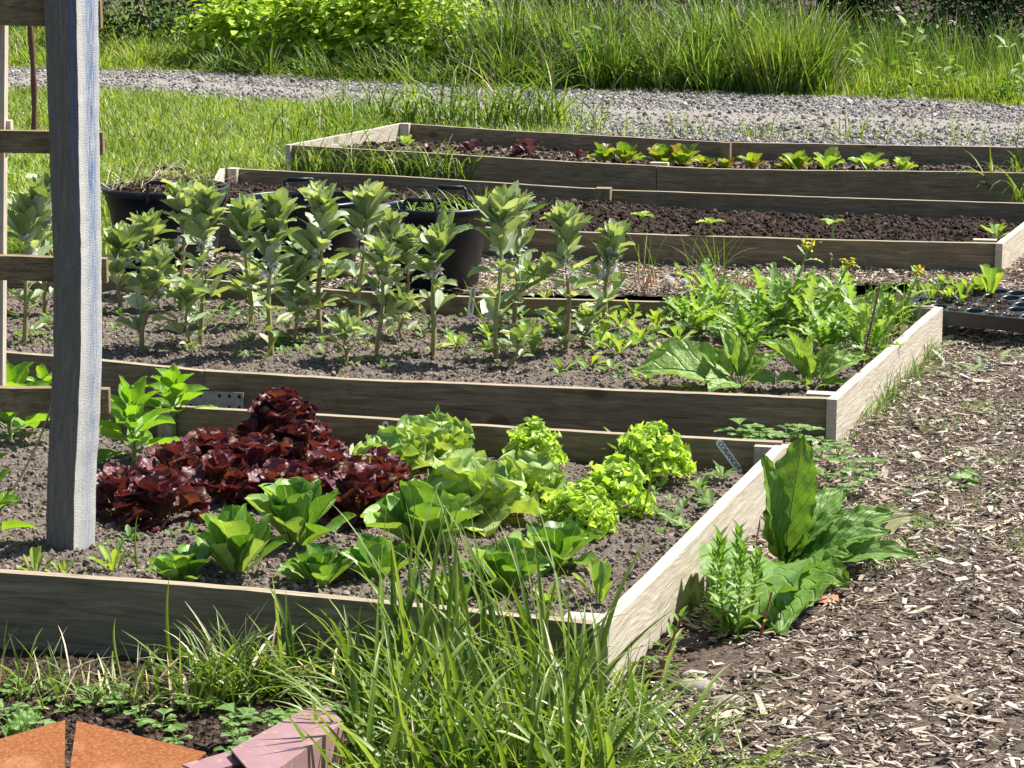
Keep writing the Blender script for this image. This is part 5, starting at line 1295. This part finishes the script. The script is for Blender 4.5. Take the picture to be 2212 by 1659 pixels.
# little weeds on the soil of beds 1 and 2
def weedfield(name, label, spots, z, mat, hp=(10, 24), n=4, seed=0, kind='oval', sp=1):
    rs = np.random.default_rng(seed); m = MB()
    for x_, y_ in spots:
        c = P(x_, y_, z); s = np.linalg.norm(c - [0, 0, CAM_Z]) / FPX; h = rs.uniform(*hp) * s
        for i in range(n + rs.integers(0, 3)):
            leaf(m, c, i * 2.4 + rs.random(), rs.uniform(.1, 1.1), h, h * rs.uniform(.3, .55), kind, 2, 4, bend=rs.uniform(0, .8), pet=.25, pw=.1, cup=.2, rs=rs)
    return obj(name, m, M[mat], label=label, cat='weeds', kind='stuff')
rs_ = np.random.default_rng(77)
sp2 = [(x_, y_) for x_, y_ in zip(rs_.uniform(0, 1600, 420), rs_.uniform(655, 835, 420)) if y_ < 755 + x_ * .05 and noise2(x_ / 90, y_ / 30, 1, 92) > .38]
weedfield('soil_weeds', 'tiny weed seedlings sprinkled over the soil of the bean bed', sp2, SZ[2], 'weed', (8, 26), 4, 1)
sp1 = [(x_, y_) for x_, y_ in zip(rs_.uniform(20, 1500, 190), rs_.uniform(1000, 1260, 190)) if noise2(x_ / 90, y_ / 40, 1, 93) > .45]
weedfield('soil_weeds', 'tiny weed seedlings between the lettuces', sp1, SZ[1], 'weed', (8, 22), 4, 2)
sp3 = [(1450 + 30 * math.sin(i * 2.1), 1085 + i * 14) for i in range(6)] + [(1520, 1075), (1512, 1060), (1535, 1090), (1560, 1030), (370, 1165), (420, 1160), (405, 1150), (280, 1165), (1330, 960), (1340, 985)]
weedfield('soil_weeds', 'small herb seedlings along the right side of the lettuce bed', sp3, SZ[1], 'weed', (22, 50), 6, 3, 'lance')
# chard and beet of bed 4
for i, (x_, y_, h_, mt, nn, lb) in enumerate([
 (880, 316, 26, 'seedling', 6, 'pale seedling at the left end of the farthest bed'), (925, 330, 22, 'beet', 7, 'small dark red beet plant, leftmost in the farthest bed'), (1015, 330, 34, 'beet', 9, 'tallest dark red beet plant with silvery leaf backs'),
 (1115, 338, 24, 'beet', 9, 'low dark red beet plant left of its twin in the farthest bed'), (1142, 336, 38, 'beet', 9, 'dark red beet plant with one raised silvery leaf'), (1250, 346, 24, 'beet', 9, 'small dark red beet plant beside the first green chard'),
 (1305, 352, 44, 'chard', 9, 'green chard plant, first from the left in the farthest bed'), (1350, 356, 48, 'chard', 12, 'bushy bright green chard plant below the white marker'), (1425, 360, 48, 'chard', 11, 'chard plant with bronze leaves above the dark metal plate'),
 (1475, 360, 52, 'chard', 11, 'tall dark green chard plant right of the bronze one'), (1525, 364, 32, 'chard', 10, 'low chard plant before the joint post of the farthest bed'), (1570, 366, 28, 'chard', 9, 'low chard plant right of the joint post'),
 (1625, 368, 38, 'chard', 10, 'chard plant with bronze and green leaves right of the joint post'), (1725, 370, 46, 'chard', 10, 'chard plant with a pointed leaf in the right part of the farthest bed'), (1785, 368, 46, 'seedling', 6, 'upright pale green plant right of the pointed chard'),
 (1875, 370, 46, 'seedling', 8, 'pale plant with a pink and white leaf at the right of the farthest bed'), (1950, 372, 34, 'seedling', 8, 'rightmost pale plant of the farthest bed'), (1690, 371, 24, 'chard', 7, 'tiny chard plant left of the pointed one')]):
    seedling('chard_plant' if mt != 'beet' else 'beet_plant', lb, x_, y_, SZ[4], h_, 60 + i, nn, 'oval', .68, mt, (1.35, .6), 'chard' if mt != 'beet' else 'beet', 'leaf vegetables of the farthest bed', None, (.1, .9), .05, .2)
# squash seedlings of bed 3
for i, (x_, y_, tx, lb) in enumerate([(1387, 492, 1385, 'squash seedling left of the others in the dark compost'), (1535, 507, 1537, 'squash seedling in the middle of the dark compost'), (1797, 508, 1790, 'squash seedling at the right, with one leaf turned to the camera')]):
    c = P(x_, y_, .15); rs = np.random.default_rng(i); root = thing('squash_seedling', c, lb, 'squash seedling', 'squash seedlings in the compost'); ms = MB(); top = c + [0, 0, .05]
    tube(ms, [c - [0, 0, .02], c + [.004, 0, .03], top], .0045, 6); m = MB()
    for q in range(4): leaf(m, top, q * 1.57 + .8 + i, .35 + .2 * (q % 2), .06 if q % 2 else .07, .042, 'oval', 6, 8, bend=.7, cup=.2, ruf=.03, rs=rs)
    obj('stem', ms, M['green_stem'], root); obj('foliage', m, M['seedling'], root)
seedling('corner_seedling', 'yellow-green seedling in the right corner of the compost bed', 2152, 515, .12, 42, 5, 7, 'oval', .4, 'seedling', (1.3, .5), 'seedling')

# ------------------------------------------------------------------ plant markers
def marker(label, bx, by, tx, ty, z, text, wd=.019, tsz=.0125, seed=0, off=.055, yl=0.0):
    b0 = P(bx, by, z); t0 = PY(tx, ty, b0[1] + yl); up = t0 - b0; L_ = np.linalg.norm(up); up /= L_
    view = np.array([0, 0, CAM_Z]) - b0; view /= np.linalg.norm(view); rt = np.cross(up, view); rt = rt / np.linalg.norm(rt)
    nr = np.cross(rt, up); b0 = b0 - up * .02; L_ += .02; h = wd / 2
    root = thing('plant_marker', b0, label, 'plant marker', 'white plastic plant markers')
    prof = [(-h * .3, 0), (-h, .02), (-h, L_ - h * .8), (-h * .6, L_ - h * .2), (0, L_), (h * .6, L_ - h * .2), (h, L_ - h * .8), (h, .02), (h * .3, 0)]
    V = np.array([b0 + rt * a + up * q for a, q in prof]); n = len(V); m = MB(); c = V.mean(0)
    W2 = np.vstack([V - nr * .0007, c - nr * .0007, V + nr * .0007, c + nr * .0007])
    m.add(W2, [(i, (i + 1) % n, n) for i in range(n)] + [(n + 1 + (i + 1) % n, n + 1 + i, 2 * n + 1) for i in range(n)]); m.add(W2, [(i, n + 1 + i, n + 1 + (i + 1) % n, (i + 1) % n) for i in range(n)])
    o = obj('stake_body', m, M['white'], root, smooth=False)
    cu = bpy.data.curves.new('txt', 'FONT'); cu.body = text; cu.size = tsz; cu.align_x = 'LEFT'; cu.align_y = 'CENTER'; cu.extrude = .0001; cu.offset = .00035; cu.shear = .15
    to = bpy.data.objects.new('tmp', cu); COL.objects.link(to); bpy.context.view_layer.update()
    me = bpy.data.meshes.new_from_object(to.evaluated_get(bpy.context.evaluated_depsgraph_get())); bpy.data.objects.remove(to)
    Rm = Matrix((tuple(-up), tuple(rt), tuple(nr))).transposed().to_4x4()   # the writing runs down from the tip
    org = b0 + up * (L_ - .006) + nr * .0011
    me.transform(Matrix.Translation(Vector(org - ORG[root.name])) @ Rm); me.materials.append(M['ink'])
    l = bpy.data.objects.new('lettering', me); COL.objects.link(l); l.parent = root
marker('white marker reading RADISH CARROT beside the right tub', 1015, 681, 1023, 620, SZ[2], 'RADISH CARROT', .021, .0115)
marker('white marker reading RADISH at the back board of the bean bed', 1487, 662, 1487, 627, SZ[2], 'RADISH F', .021, .0125, yl=.0)
marker('white marker reading CORIANDER leaning at the right back corner of the lettuce bed', 1592, 1008, 1550, 951, SZ[1], 'CORIANDER', .0195, .0165)
marker('white marker with faded writing behind the curly green lettuce', 843, 965, 831, 911, SZ[1], 'MIX', .0175, .011)
marker('small white marker behind the chard in the farthest bed', 1337, 340, 1337, 307, SZ[4], '8', .03, .022)

# ------------------------------------------------------------------ seedling tray
A = P(1962, 662, .13)
e1 = np.array([.87, -.49, -.02]); e1 /= np.linalg.norm(e1); e2 = np.array([.47, .87, .12]); e2 -= e1 * e1.dot(e2); e2 /= np.linalg.norm(e2); e3 = np.cross(e1, e2)
CS = .068; NC, NR = 9, 5
tray = thing('seedling_tray', A, 'black plastic cell tray half filled with yellow-green seedlings, on the path', 'seedling tray')
T3 = lambda u, v, h=0.0: A + e1 * u + e2 * v + e3 * h
m = MB(); K = 28
for i in range(NC):
    for j in range(NR):
        cx, cy = (i + .5) * CS, (j + .5) * CS; ang = np.linspace(0, 2 * math.pi, K + 1)[:-1]
        sq = []
        for a in ang:
            q = max(abs(math.cos(a)), abs(math.sin(a))); sq.append((cx + CS / 2 * math.cos(a) / q, cy + CS / 2 * math.sin(a) / q))
        rings = [[T3(*s_) for s_ in sq]]
        for rr_, hh in ((.0305, 0), (.0298, -.002), (.028, -.03), (.022, -.045), (.0, -.045)): rings.append([T3(cx + rr_ * math.cos(a), cy + rr_ * math.sin(a), hh) for a in ang])
        V = np.array(rings); V = np.concatenate([V, V[:, :1]], 1); m.add(V.reshape(-1, 3), gridf(len(rings), K + 1))
obj('cells', m, M['tray'], tray)
m = MB(); rim = .010
o4 = [(-rim, -rim), (NC * CS + rim, -rim), (NC * CS + rim, NR * CS + rim), (-rim, NR * CS + rim)]; i4 = [(0, 0), (NC * CS, 0), (NC * CS, NR * CS), (0, NR * CS)]
b4 = [(-rim + .006, -rim + .006), (NC * CS + rim - .006, -rim + .006), (NC * CS + rim - .006, NR * CS + rim - .006), (-rim + .006, NR * CS + rim - .006)]
V = np.array([[T3(*q, 0) for q in i4], [T3(*q, .001) for q in o4], [T3(*q, -.004) for q in o4], [T3(*q, -.005) for q in b4], [T3(*q, -.052) for q in b4]]); V = np.concatenate([V, V[:, :1]], 1); m.add(V.reshape(-1, 3), gridf(5, 5))
obj('rim', m, M['tray'], tray, smooth=False)
filled = [(i, j) for i in range(5) for j in range(1, 5) if i + j < 7] + [(2, 0), (4, 0), (5, 0), (7, 0)]
m = MB(); rs = np.random.default_rng(3)
for (i, j) in filled:
    n = 150; a = rs.random(n) * 6.283; q = .026 * rs.random(n) ** .5; hh = -.006 + .006 * rs.random(n)
    p = np.array([T3((i + .5) * CS + x_, (j + .5) * CS + y_, z_) for x_, y_, z_ in zip(q * np.cos(a), q * np.sin(a), hh)])
    scatter(m, ico(2, .3), p, rs.uniform(.003, .007, n), rand_rot(n, 3, rs))
obj('compost_plugs', m, M['dark_clod'], tray, smooth=False, kind='stuff')
m = MB()
for (i, j) in filled[-4:] + [(2, 1), (3, 1)]:
    n = 16; c = T3((i + .5) * CS, (j + .5) * CS, 0)
    scatter(m, chip_tmpl(2), c + np.stack([rs.normal(0, .011, n), rs.normal(0, .011, n), .002 + 0 * rs.random(n)], -1), np.stack([rs.uniform(.012, .028, n), rs.uniform(.002, .004, n), np.full(n, .0015)], -1), rand_rot(n, .3, rs))
obj('chip_bits', m, M['chips'], tray, smooth=False, kind='stuff')
for k, (x_, y_, h_, lb) in enumerate([(1981, 645, 36, 'leftmost tray seedling, half behind the mustard greens'), (2010, 656, 42, 'tray seedling in front at the left, above the bed corner'), (2021, 645, 38, 'tray seedling just behind the front left one'), (2040, 628, 36, 'tray seedling at the back left of the tray'),
    (2051, 657, 38, 'low splayed tray seedling in the front row, middle'), (2079, 659, 50, 'tray seedling with a bare white root plug, in the front row'), (2101, 646, 48, 'broad tray seedling left of the tallest one'), (2115, 644, 46, 'tray seedling touching the tallest one'), (2138, 650, 66, 'tallest tray seedling, at the right with a pale root plug'), (2064, 640, 36, 'tray seedling in the second row behind the low splayed one')]):
    seedling('lettuce_seedling', lb, x_, y_, .125, h_, 200 + k, 6, 'spat', .42, 'seedling', (1.45, .85), 'lettuce seedling', 'lettuce seedlings in the black tray', None, (-.1, .6), .02, .3)

# ------------------------------------------------------------------ dock, willowherb and other weeds on the path
def dock(label, base, leaves, z, seed, mat='dock', name='dock_plant'):
    rs = np.random.default_rng(seed); c = P(base[0], base[1], z); root = thing(name, c, label, 'dock plant')
    for (tx, ty, tz, w_, bend, roll, dull) in leaves:
        tip = PY(tx, ty, c[1] + tz); d = tip - c; L_ = np.linalg.norm(d) * (1 + .09 * abs(bend)); az = math.atan2(-d[0], d[1]); el = math.atan2(d[2], math.hypot(d[0], d[1])) + bend * .45
        m = MB(); leaf(m, c, az, el, L_, L_ * w_ * .86, 'dock', 16, 34, bend=bend, cup=.12, fold=.18, pet=.16, pw=.09, ruf=.06, rf=6, rp=3, bump=.04, roll=roll * .5 - .55 * math.sin(az), rs=rs)
        obj('leaf', m, M['dock_dull' if dull else mat], root, label='faded yellowish dock leaf' if dull else None)
    return root
dock('large dock plant with long crinkled leaves beside the lettuce bed', (1690, 1240),
  [(1745, 945, .05, .42, .15, .1, 0), (1645, 985, .0, .33, .1, -.3, 0), (1600, 1368, -.52, .50, .9, .2, 0), (1735, 1340, -.44, .44, .8, -.3, 0), (1615, 1235, -.12, .6, .8, .4, 0), (1860, 1085, .10, .36, .9, .3, 0), (1835, 1125, .0, .38, .9, -.3, 0),
   (1950, 1145, .05, .32, .8, .2, 0), (1925, 1180, -.03, .34, .9, 0, 0), (1970, 1245, -.1, .24, .9, .3, 0), (1830, 1215, -.10, .42, .9, -.2, 0), (2005, 1150, .1, .28, .7, .2, 1), (1800, 1280, -.22, .42, .9, .4, 0), (1690, 1060, .1, .45, .5, .2, 0), (1765, 1115, .02, .46, .6, -.4, 0), (1650, 1110, .0, .5, .5, .8, 0), (1690, 1370, -.5, .4, .7, 0, 0), (1800, 1170, .0, .34, .8, .3, 0), (1870, 1200, -.04, .3, .8, -.3, 0), (1720, 1180, .0, .4, .7, .1, 0), (1640, 1300, -.3, .4, .9, .3, 0)], .01, 1)
for i, (x_, y_, h_, le, lb) in enumerate([(1562, 1388, 300, -.04, 'tallest leafy willowherb stem against the side board of the lettuce bed'), (1592, 1395, 285, .03, 'leafy willowherb stem between the tallest one and the dock'), (1545, 1365, 230, -.02, 'shorter leafy willowherb stem nearest the side board'), (1618, 1375, 240, .08, 'leafy willowherb stem partly under the dock leaves'), (1578, 1350, 270, .06, 'leafy willowherb stem at the back of its clump')]):
    pointed_weed(lb, x_, y_, h_ * .9, .0, 30 + i, 'willowherb', 'mizuna', 46, .22, .24, 'willowherb', 'willowherb stems beside the lettuce bed', le)
pointed_weed('red-stemmed weed with narrow leaves near the front corner of the side board', 1415, 1482, 185, .0, 41, 'red_stemmed_weed', 'weed', 13, .36, .2, 'weed', None, .3, 'red_stem')
pointed_weed('thin red-stemmed weed before the dock plant', 1635, 1402, 150, .0, 42, 'red_stemmed_weed', 'weed', 10, .3, .2, 'weed', None, .2, 'red_stem')
def lobed_patch(name, label, spots, z, mat, hp, seed, n=7, W=.8, cat='weeds'):
    rs = np.random.default_rng(seed); m = MB()
    for x_, y_ in spots:
        c = P(x_, y_, z); s = np.linalg.norm(c - [0, 0, CAM_Z]) / FPX; h = rs.uniform(*hp) * s
        for i in range(n):
            az = i * 2.4 + rs.random(); el = rs.uniform(.2, 1.2); L_ = h * rs.uniform(.6, 1.1)
            for da in (-.55, 0, .55):
                leaf(m, c + rotm(az, el) @ np.array([0, L_ * .45, 0]), az + da, el * .4, L_ * .5, L_ * .36 * W, 'fan', 4, 6, bend=.5, ser=.2, sf=3, cup=.1, rs=rs)
            tube(m, [c, c + rotm(az, el) @ np.array([0, L_ * .45, 0])], .0016, 4)
    return obj(name, m, M[mat], label=label, cat=cat, kind='stuff')
lobed_patch('buttercup_leaves', 'lobed creeping buttercup leaves between the two bed corners', [(1600, 945), (1622, 948), (1665, 950), (1718, 935), (1735, 950), (1785, 965), (1770, 990), (1810, 985), (1835, 1010), (1790, 1040), (1850, 1040), (1880, 1020), (1830, 1070), (1700, 948), (1640, 955)], .08, 'weed', (45, 80), 1)
lobed_patch('buttercup_leaves', 'flat lobed weeds spreading over the chips right of the dock', [(x_, y_) for x_, y_ in zip(RS.uniform(1850, 2020, 22), RS.uniform(1050, 1160, 22))] + [(x_, y_) for x_, y_ in zip(RS.uniform(1980, 2200, 10), RS.uniform(1000, 1090, 10))], .0, 'weed', (24, 48), 2)
lobed_patch('geranium_leaves', 'small cut-leaved weeds before the front board, above the pink beam', [(x_, y_) for x_, y_ in zip(RS.uniform(500, 680, 16), RS.uniform(1540, 1650, 16))], .04, 'weed', (40, 75), 3)
lobed_patch('geranium_leaves', 'round cut-leaved weeds at the bottom left corner', [(20, 1560), (60, 1545), (35, 1500), (110, 1500), (75, 1585), (150, 1540), (200, 1520), (260, 1530), (300, 1560), (350, 1570), (240, 1500), (420, 1540), (380, 1600)], .0, 'weed', (40, 70), 4)
def fern(m, c, az, el, L_, rs):
    leaf(m, c, az, el, L_, L_ * .32, 'pin', 8, 44, bend=.8, lobe=.8, lf=11, ruf=.02, cup=.1, ser=.1, sf=22, rs=rs)
m = MB(); rs = np.random.default_rng(9)
for (x_, y_) in [(2000, 790), (2050, 800), (2090, 815), (1985, 770), (2020, 755), (1995, 740), (2120, 810), (2160, 790), (1975, 800), (2070, 835), (2200, 760), (1990, 725)]:
    for q in range(6): fern(m, P(x_, y_, .0), rs.random() * 6.28, rs.uniform(.2, 1.1), rs.uniform(.07, .13), rs)
obj('silverweed', m, M['silver'], label='silvery feathered weed leaves below the seedling tray', cat='weeds', kind='stuff')
m = MB()
for (x_, y_) in [(1395 + 8 * i, 790 - i) for i in range(0)] + [(1870, 880), (1890, 860), (1910, 850), (1850, 905), (1930, 840), (1730, 1300), (1760, 1290), (1800, 1280), (1700, 1310), (1510, 1310)]:
    for q in range(9): fern(m, P(x_, y_, .0), rs.random() * 6.28, rs.uniform(.4, 1.3), rs.uniform(.04, .09), rs)
obj('horsetail', m, M['mizuna'], label='fine feathery green weeds at the foot of the boards', cat='weeds', kind='stuff')
dock('dark drooping weed lying on the chips at the right edge', (2125, 1050), [(2060, 1040, -.05, .4, .9, .2, 0), (2100, 1075, -.1, .4, .8, 0, 0), (2150, 1080, -.12, .35, .8, .4, 0), (2210, 1055, .0, .3, .8, -.2, 0), (2080, 1015, .05, .4, .8, .3, 0), (2230, 1085, -.1, .3, .8, .3, 0)], .0, 4, 'weed', 'drooping_weed')['category'] = 'weed'
dock('round-leaved plant tucked left of the rusty plates', (20, 1600), [(90, 1545, .05, .8, .6, 0, 0), (0, 1570, .0, .8, .6, .3, 0), (60, 1590, -.04, .7, .7, 0, 0)], .0, 5, 'dock', 'broadleaf_weed')['category'] = 'weed'

# rhubarb stubs, mulch and dandelion clocks between beds 2 and 3
m = MB(); rs = np.random.default_rng(12)
for i in range(46):
    x_ = rs.uniform(1380, 1660); c = P(x_, 632 + rs.uniform(-8, 10), .0); h = rs.uniform(.03, .09) * (1.2 if 1380 < x_ < 1500 else .8)
    tube(m, [c, c + [rs.normal(0, .02), rs.normal(0, .01), h]], [.005, .004], 6)
obj('cut_stalks', m, M['cutstalk'] if 'cutstalk' in M else M['straw'], label='pinkish dry cut stalks standing in the strip between the second and third beds', cat='stalks', kind='stuff')
clump('mulch', 'pale dry straw mulch in the strip behind the bean bed', [(x_, RS.uniform(618, 640)) for x_ in np.linspace(1040, 1640, 90)], 1300, .03, (.03, .12), (.002, .005), (1.1, 1.7), (-.2, .4), straw=.75, segs=3, fold=False, z=.02)
for i, (x_, y_, tx, ty, lb) in enumerate([(1452, 640, 1445, 606, 'fluffy white dandelion clock, left of the pair behind the bean bed'), (1478, 640, 1476, 610, 'smaller fluffy dandelion clock, right of the pair behind the bean bed')]):
    c = P(x_, y_, 0); tp = PY(tx, ty, c[1]); root = thing('dandelion_clock', c, lb, 'dandelion', 'dandelion clocks'); ms = MB(); tube(ms, [c, tp], .002, 5); obj('stem', ms, M['green_stem'], root)
    m = MB(); n = 420; d = rs.normal(0, 1, (n, 3)); d /= np.linalg.norm(d, axis=1)[:, None]; rr_ = (.022 if i == 0 else .017)
    for q in d: leaf(m, tp + q * rr_ * .3, math.atan2(-q[0], q[1]), math.asin(q[2]), rr_ * .8, .0022, 'fan', 1, 3, bend=0, cup=0, rs=rs)
    obj('fluff', m, M['fluff'], root)
for i, (x_, y_, tx, ty, lb) in enumerate([(1795, 690, 1795, 552, 'closed dandelion head on a long stalk above the mustard greens'), (1640, 660, 1640, 580, 'spent dandelion head, left of the brown one'), (1662, 660, 1662, 577, 'brown spent dandelion head among the mustard greens')]):
    c = P(x_, y_, .05); tp = PY(tx, ty, c[1]); root = thing('spent_dandelion', c, lb, 'dandelion', 'spent dandelion heads'); ms = MB(); tube(ms, [c, tp], .0022, 5); obj('stem', ms, M['green_stem'], root)
    m = MB()
    for q in range(12): leaf(m, tp, q * 2.4, -.9 if i == 0 else .9, .022, .005, 'lance', 2, 4, bend=.3, rs=rs)
    V, F, U = ico2(3); m.add(V * [.007, .007, .010] + tp, F, U); obj('flower_head', m, M['twig'], root)

# ------------------------------------------------------------------ rusty metal at the bottom left
def slab(pts, th, name, mat, **k):
    """plate with the given top corners (world), th thick"""
    T = np.array(pts, float); n = len(T); Bt = T - [0, 0, th]; m = MB()
    ctr = T.mean(0)
    m.add(np.vstack([T, ctr]), [(i, (i + 1) % n, n) for i in range(n)], np.vstack([T, ctr])[:, :2]); m.add(np.vstack([Bt, ctr - [0, 0, th]]), [((i + 1) % n, i, n) for i in range(n)])
    for i in range(n): j = (i + 1) % n; m.add([T[i], T[j], Bt[j], Bt[i]], [[3, 2, 1, 0]])
    return obj(name, m, M[mat], smooth=False, **k)
ZP = .10
slab([P(-160, 1642, ZP), P(141, 1555, ZP + .005), P(139, 1668, ZP - .015), P(133, 1780, ZP - .03), P(-160, 1780, ZP - .03)][::-1], .004, 'rusty_plate', 'rust', label='orange rusted steel plate at the left edge of the bottom corner', cat='steel plate', group='rusted steel plates', origin=P(60, 1620, ZP))
slab([P(166, 1557, ZP + .012), P(445, 1625, ZP), P(395, 1668, ZP), P(270, 1780, ZP - .02), P(148, 1780, ZP - .02), P(150, 1668, ZP)][::-1], .004, 'rusty_plate', 'rust', label='orange rusted steel plate with a slanting edge, next to the pink beam', cat='steel plate', group='rusted steel plates', origin=P(250, 1640, ZP))
# hollow pink box beam: section defined at its near and far ends
def beam():
    far_t = [P(693, 1513, .13), P(742, 1560, .13)]
    near_t = [P(499, 1618, .13), P(560, 1690, .13)]
    lo = .085; th = .004
    fr = [far_t[0], far_t[1], P(756, 1628, .13 - .07), None]
    m = MB()
    a0, a1 = near_t; b0, b1 = far_t; dn = np.array([.004, 0, -.078])
    # top face, front face, back face and bottom as thin sheets
    def sheet(p, q, r_, s_, nrm):
        p, q, r_, s_ = map(np.asarray, (p, q, r_, s_)); nrm = np.asarray(nrm) * th
        n = 10; u = np.linspace(0, 1, n)[:, None, None]; v = np.linspace(0, 1, n)[None, :, None]
        G = (p * (1 - u) + q * u) * (1 - v) + (s_ * (1 - u) + r_ * u) * v
        G = G + nrm * 0; H = G - nrm
        m.add(G.reshape(-1, 3), gridf(n, n)); m.add(H.reshape(-1, 3), gridf(n, n)[:, ::-1])
        for e, f in ((G[0], H[0]), (G[-1], H[-1]), (G[:, 0], H[:, 0]), (G[:, -1], H[:, -1])): m.add(np.stack([e, f], 1).reshape(-1, 3), gridf(n, 2))
    sheet(a0, b0, b1, a1, (0, 0, 1)); sheet(a1 - [0, 0, .0001], b1 - [0, 0, .0001], b1 + dn, a1 + dn, (.5, -.8, 0)); sheet(a0 + dn, b0 + dn, b0 - [0, 0, .005], a0 - [0, 0, .005], (-.5, .8, 0)); sheet(a1 + dn, b1 + dn, b0 + dn, a0 + dn, (0, 0, -1))
    root = thing('box_beam', a1, 'faded pink steel box beam with rust spots, lying on the grass', 'steel beam')
    obj('tube', m, M['pink'], root, smooth=False)
    m2 = MB(); q = b1 + [.002, -.001, -.035]; tube(m2, [q + [0, 0, 0], q + [.004, -.006, 0]], .005, 10); obj('bolt_hole', m2, M['wire'], root)
    m3 = MB(); V, F = box(-.045, .045, -.03, .03, -.002, .002); q = P(463, 1650, .115)
    m3.add((V * [1, 1, 1]) @ rotm(.75).T + q, F); bp = obj('end_flange', m3, M['pink'], root, smooth=False)
beam()
# stones, bark and sticks on the path
for i, (x_, y_, sx, sy, sz, lb) in enumerate([(1505, 1490, .045, .03, .028, 'rounded stone in the soil before the side board, the left of two'), (1566, 1522, .042, .026, .022, 'rounded stone below the first one, partly covered by chips'), (1485, 1462, .02, .015, .012, 'small pebble behind the two rounded stones'), (2110, 985, .05, .03, .012, 'flat pale stone sunk in the chips at the right')]):
    c = P(x_, y_, .01); V, F, U = ico2(80 + i, .05, 1); m = MB(); m.add(V * [sx, sy, sz] + c, F, U); obj('stone', m, M['stone'], smooth=True, label=lb, cat='stone', group='stones on the path', origin=c)
def bark(name, label, x0, y0, x1, y1, w_, mat, cat, seed, th=.008):
    a = P(x0, y0, .018); b = P(x1, y1, .022); d = b - a; L_ = np.linalg.norm(d); n = 12; rs = np.random.default_rng(seed); t = np.linspace(0, 1, n); sd_ = np.array([-d[1], d[0], 0]) / L_
    wv = w_ / 2 * (.5 + .5 * np.sin(np.pi * t) ** .5) * rs.uniform(.7, 1.15, n); c = a + d * t[:, None]; V = np.stack([c - sd_ * wv[:, None], c + [0, 0, th] + 0 * sd_, c + sd_ * wv[:, None], c - [0, 0, th]], 1); V = np.concatenate([V, V[:, :1]], 1)
    m = MB(); m.add(V.reshape(-1, 3), gridf(n, 5)); return obj(name, m, M[mat], smooth=False, label=label, cat=cat, origin=a)
bark('bark_piece', 'brown piece of bark on the chips at the lower right', 2035, 1500, 2105, 1525, .045, 'twig', 'bark', 1)
bark('stick', 'dark stick running from the bark piece to the right edge', 2105, 1520, 2190, 1605, .012, 'stake', 'stick', 2, .005)
bark('stick', 'long pale stick lying on the soil right of the red-stemmed weed', 1485, 1455, 1590, 1495, .010, 'straw', 'stick', 3, .004)
bark('stick', 'pale split stick on the chips at the right edge, beside the drooping weed', 2110, 1150, 2240, 1105, .016, 'straw', 'stick', 4, .006)
bark('stick', 'thin pale straw stalk right of the dock plant', 1860, 1062, 2010, 1072, .006, 'straw', 'stick', 5, .003)
bark('brick_fragment', 'flat reddish brick fragment below the dock leaves', 1755, 1297, 1810, 1292, .05, 'brick', 'brick', 6, .008)
bark('wood_offcut', 'pale weathered wood offcut on the chips below the silverweed', 2020, 1000, 2085, 975, .02, 'straw', 'offcut', 7, .006)
bark('wood_offcut', 'large pale wood splinters at the foot of the rounded stones', 1535, 1550, 1640, 1530, .03, 'straw', 'offcut', 8, .008)
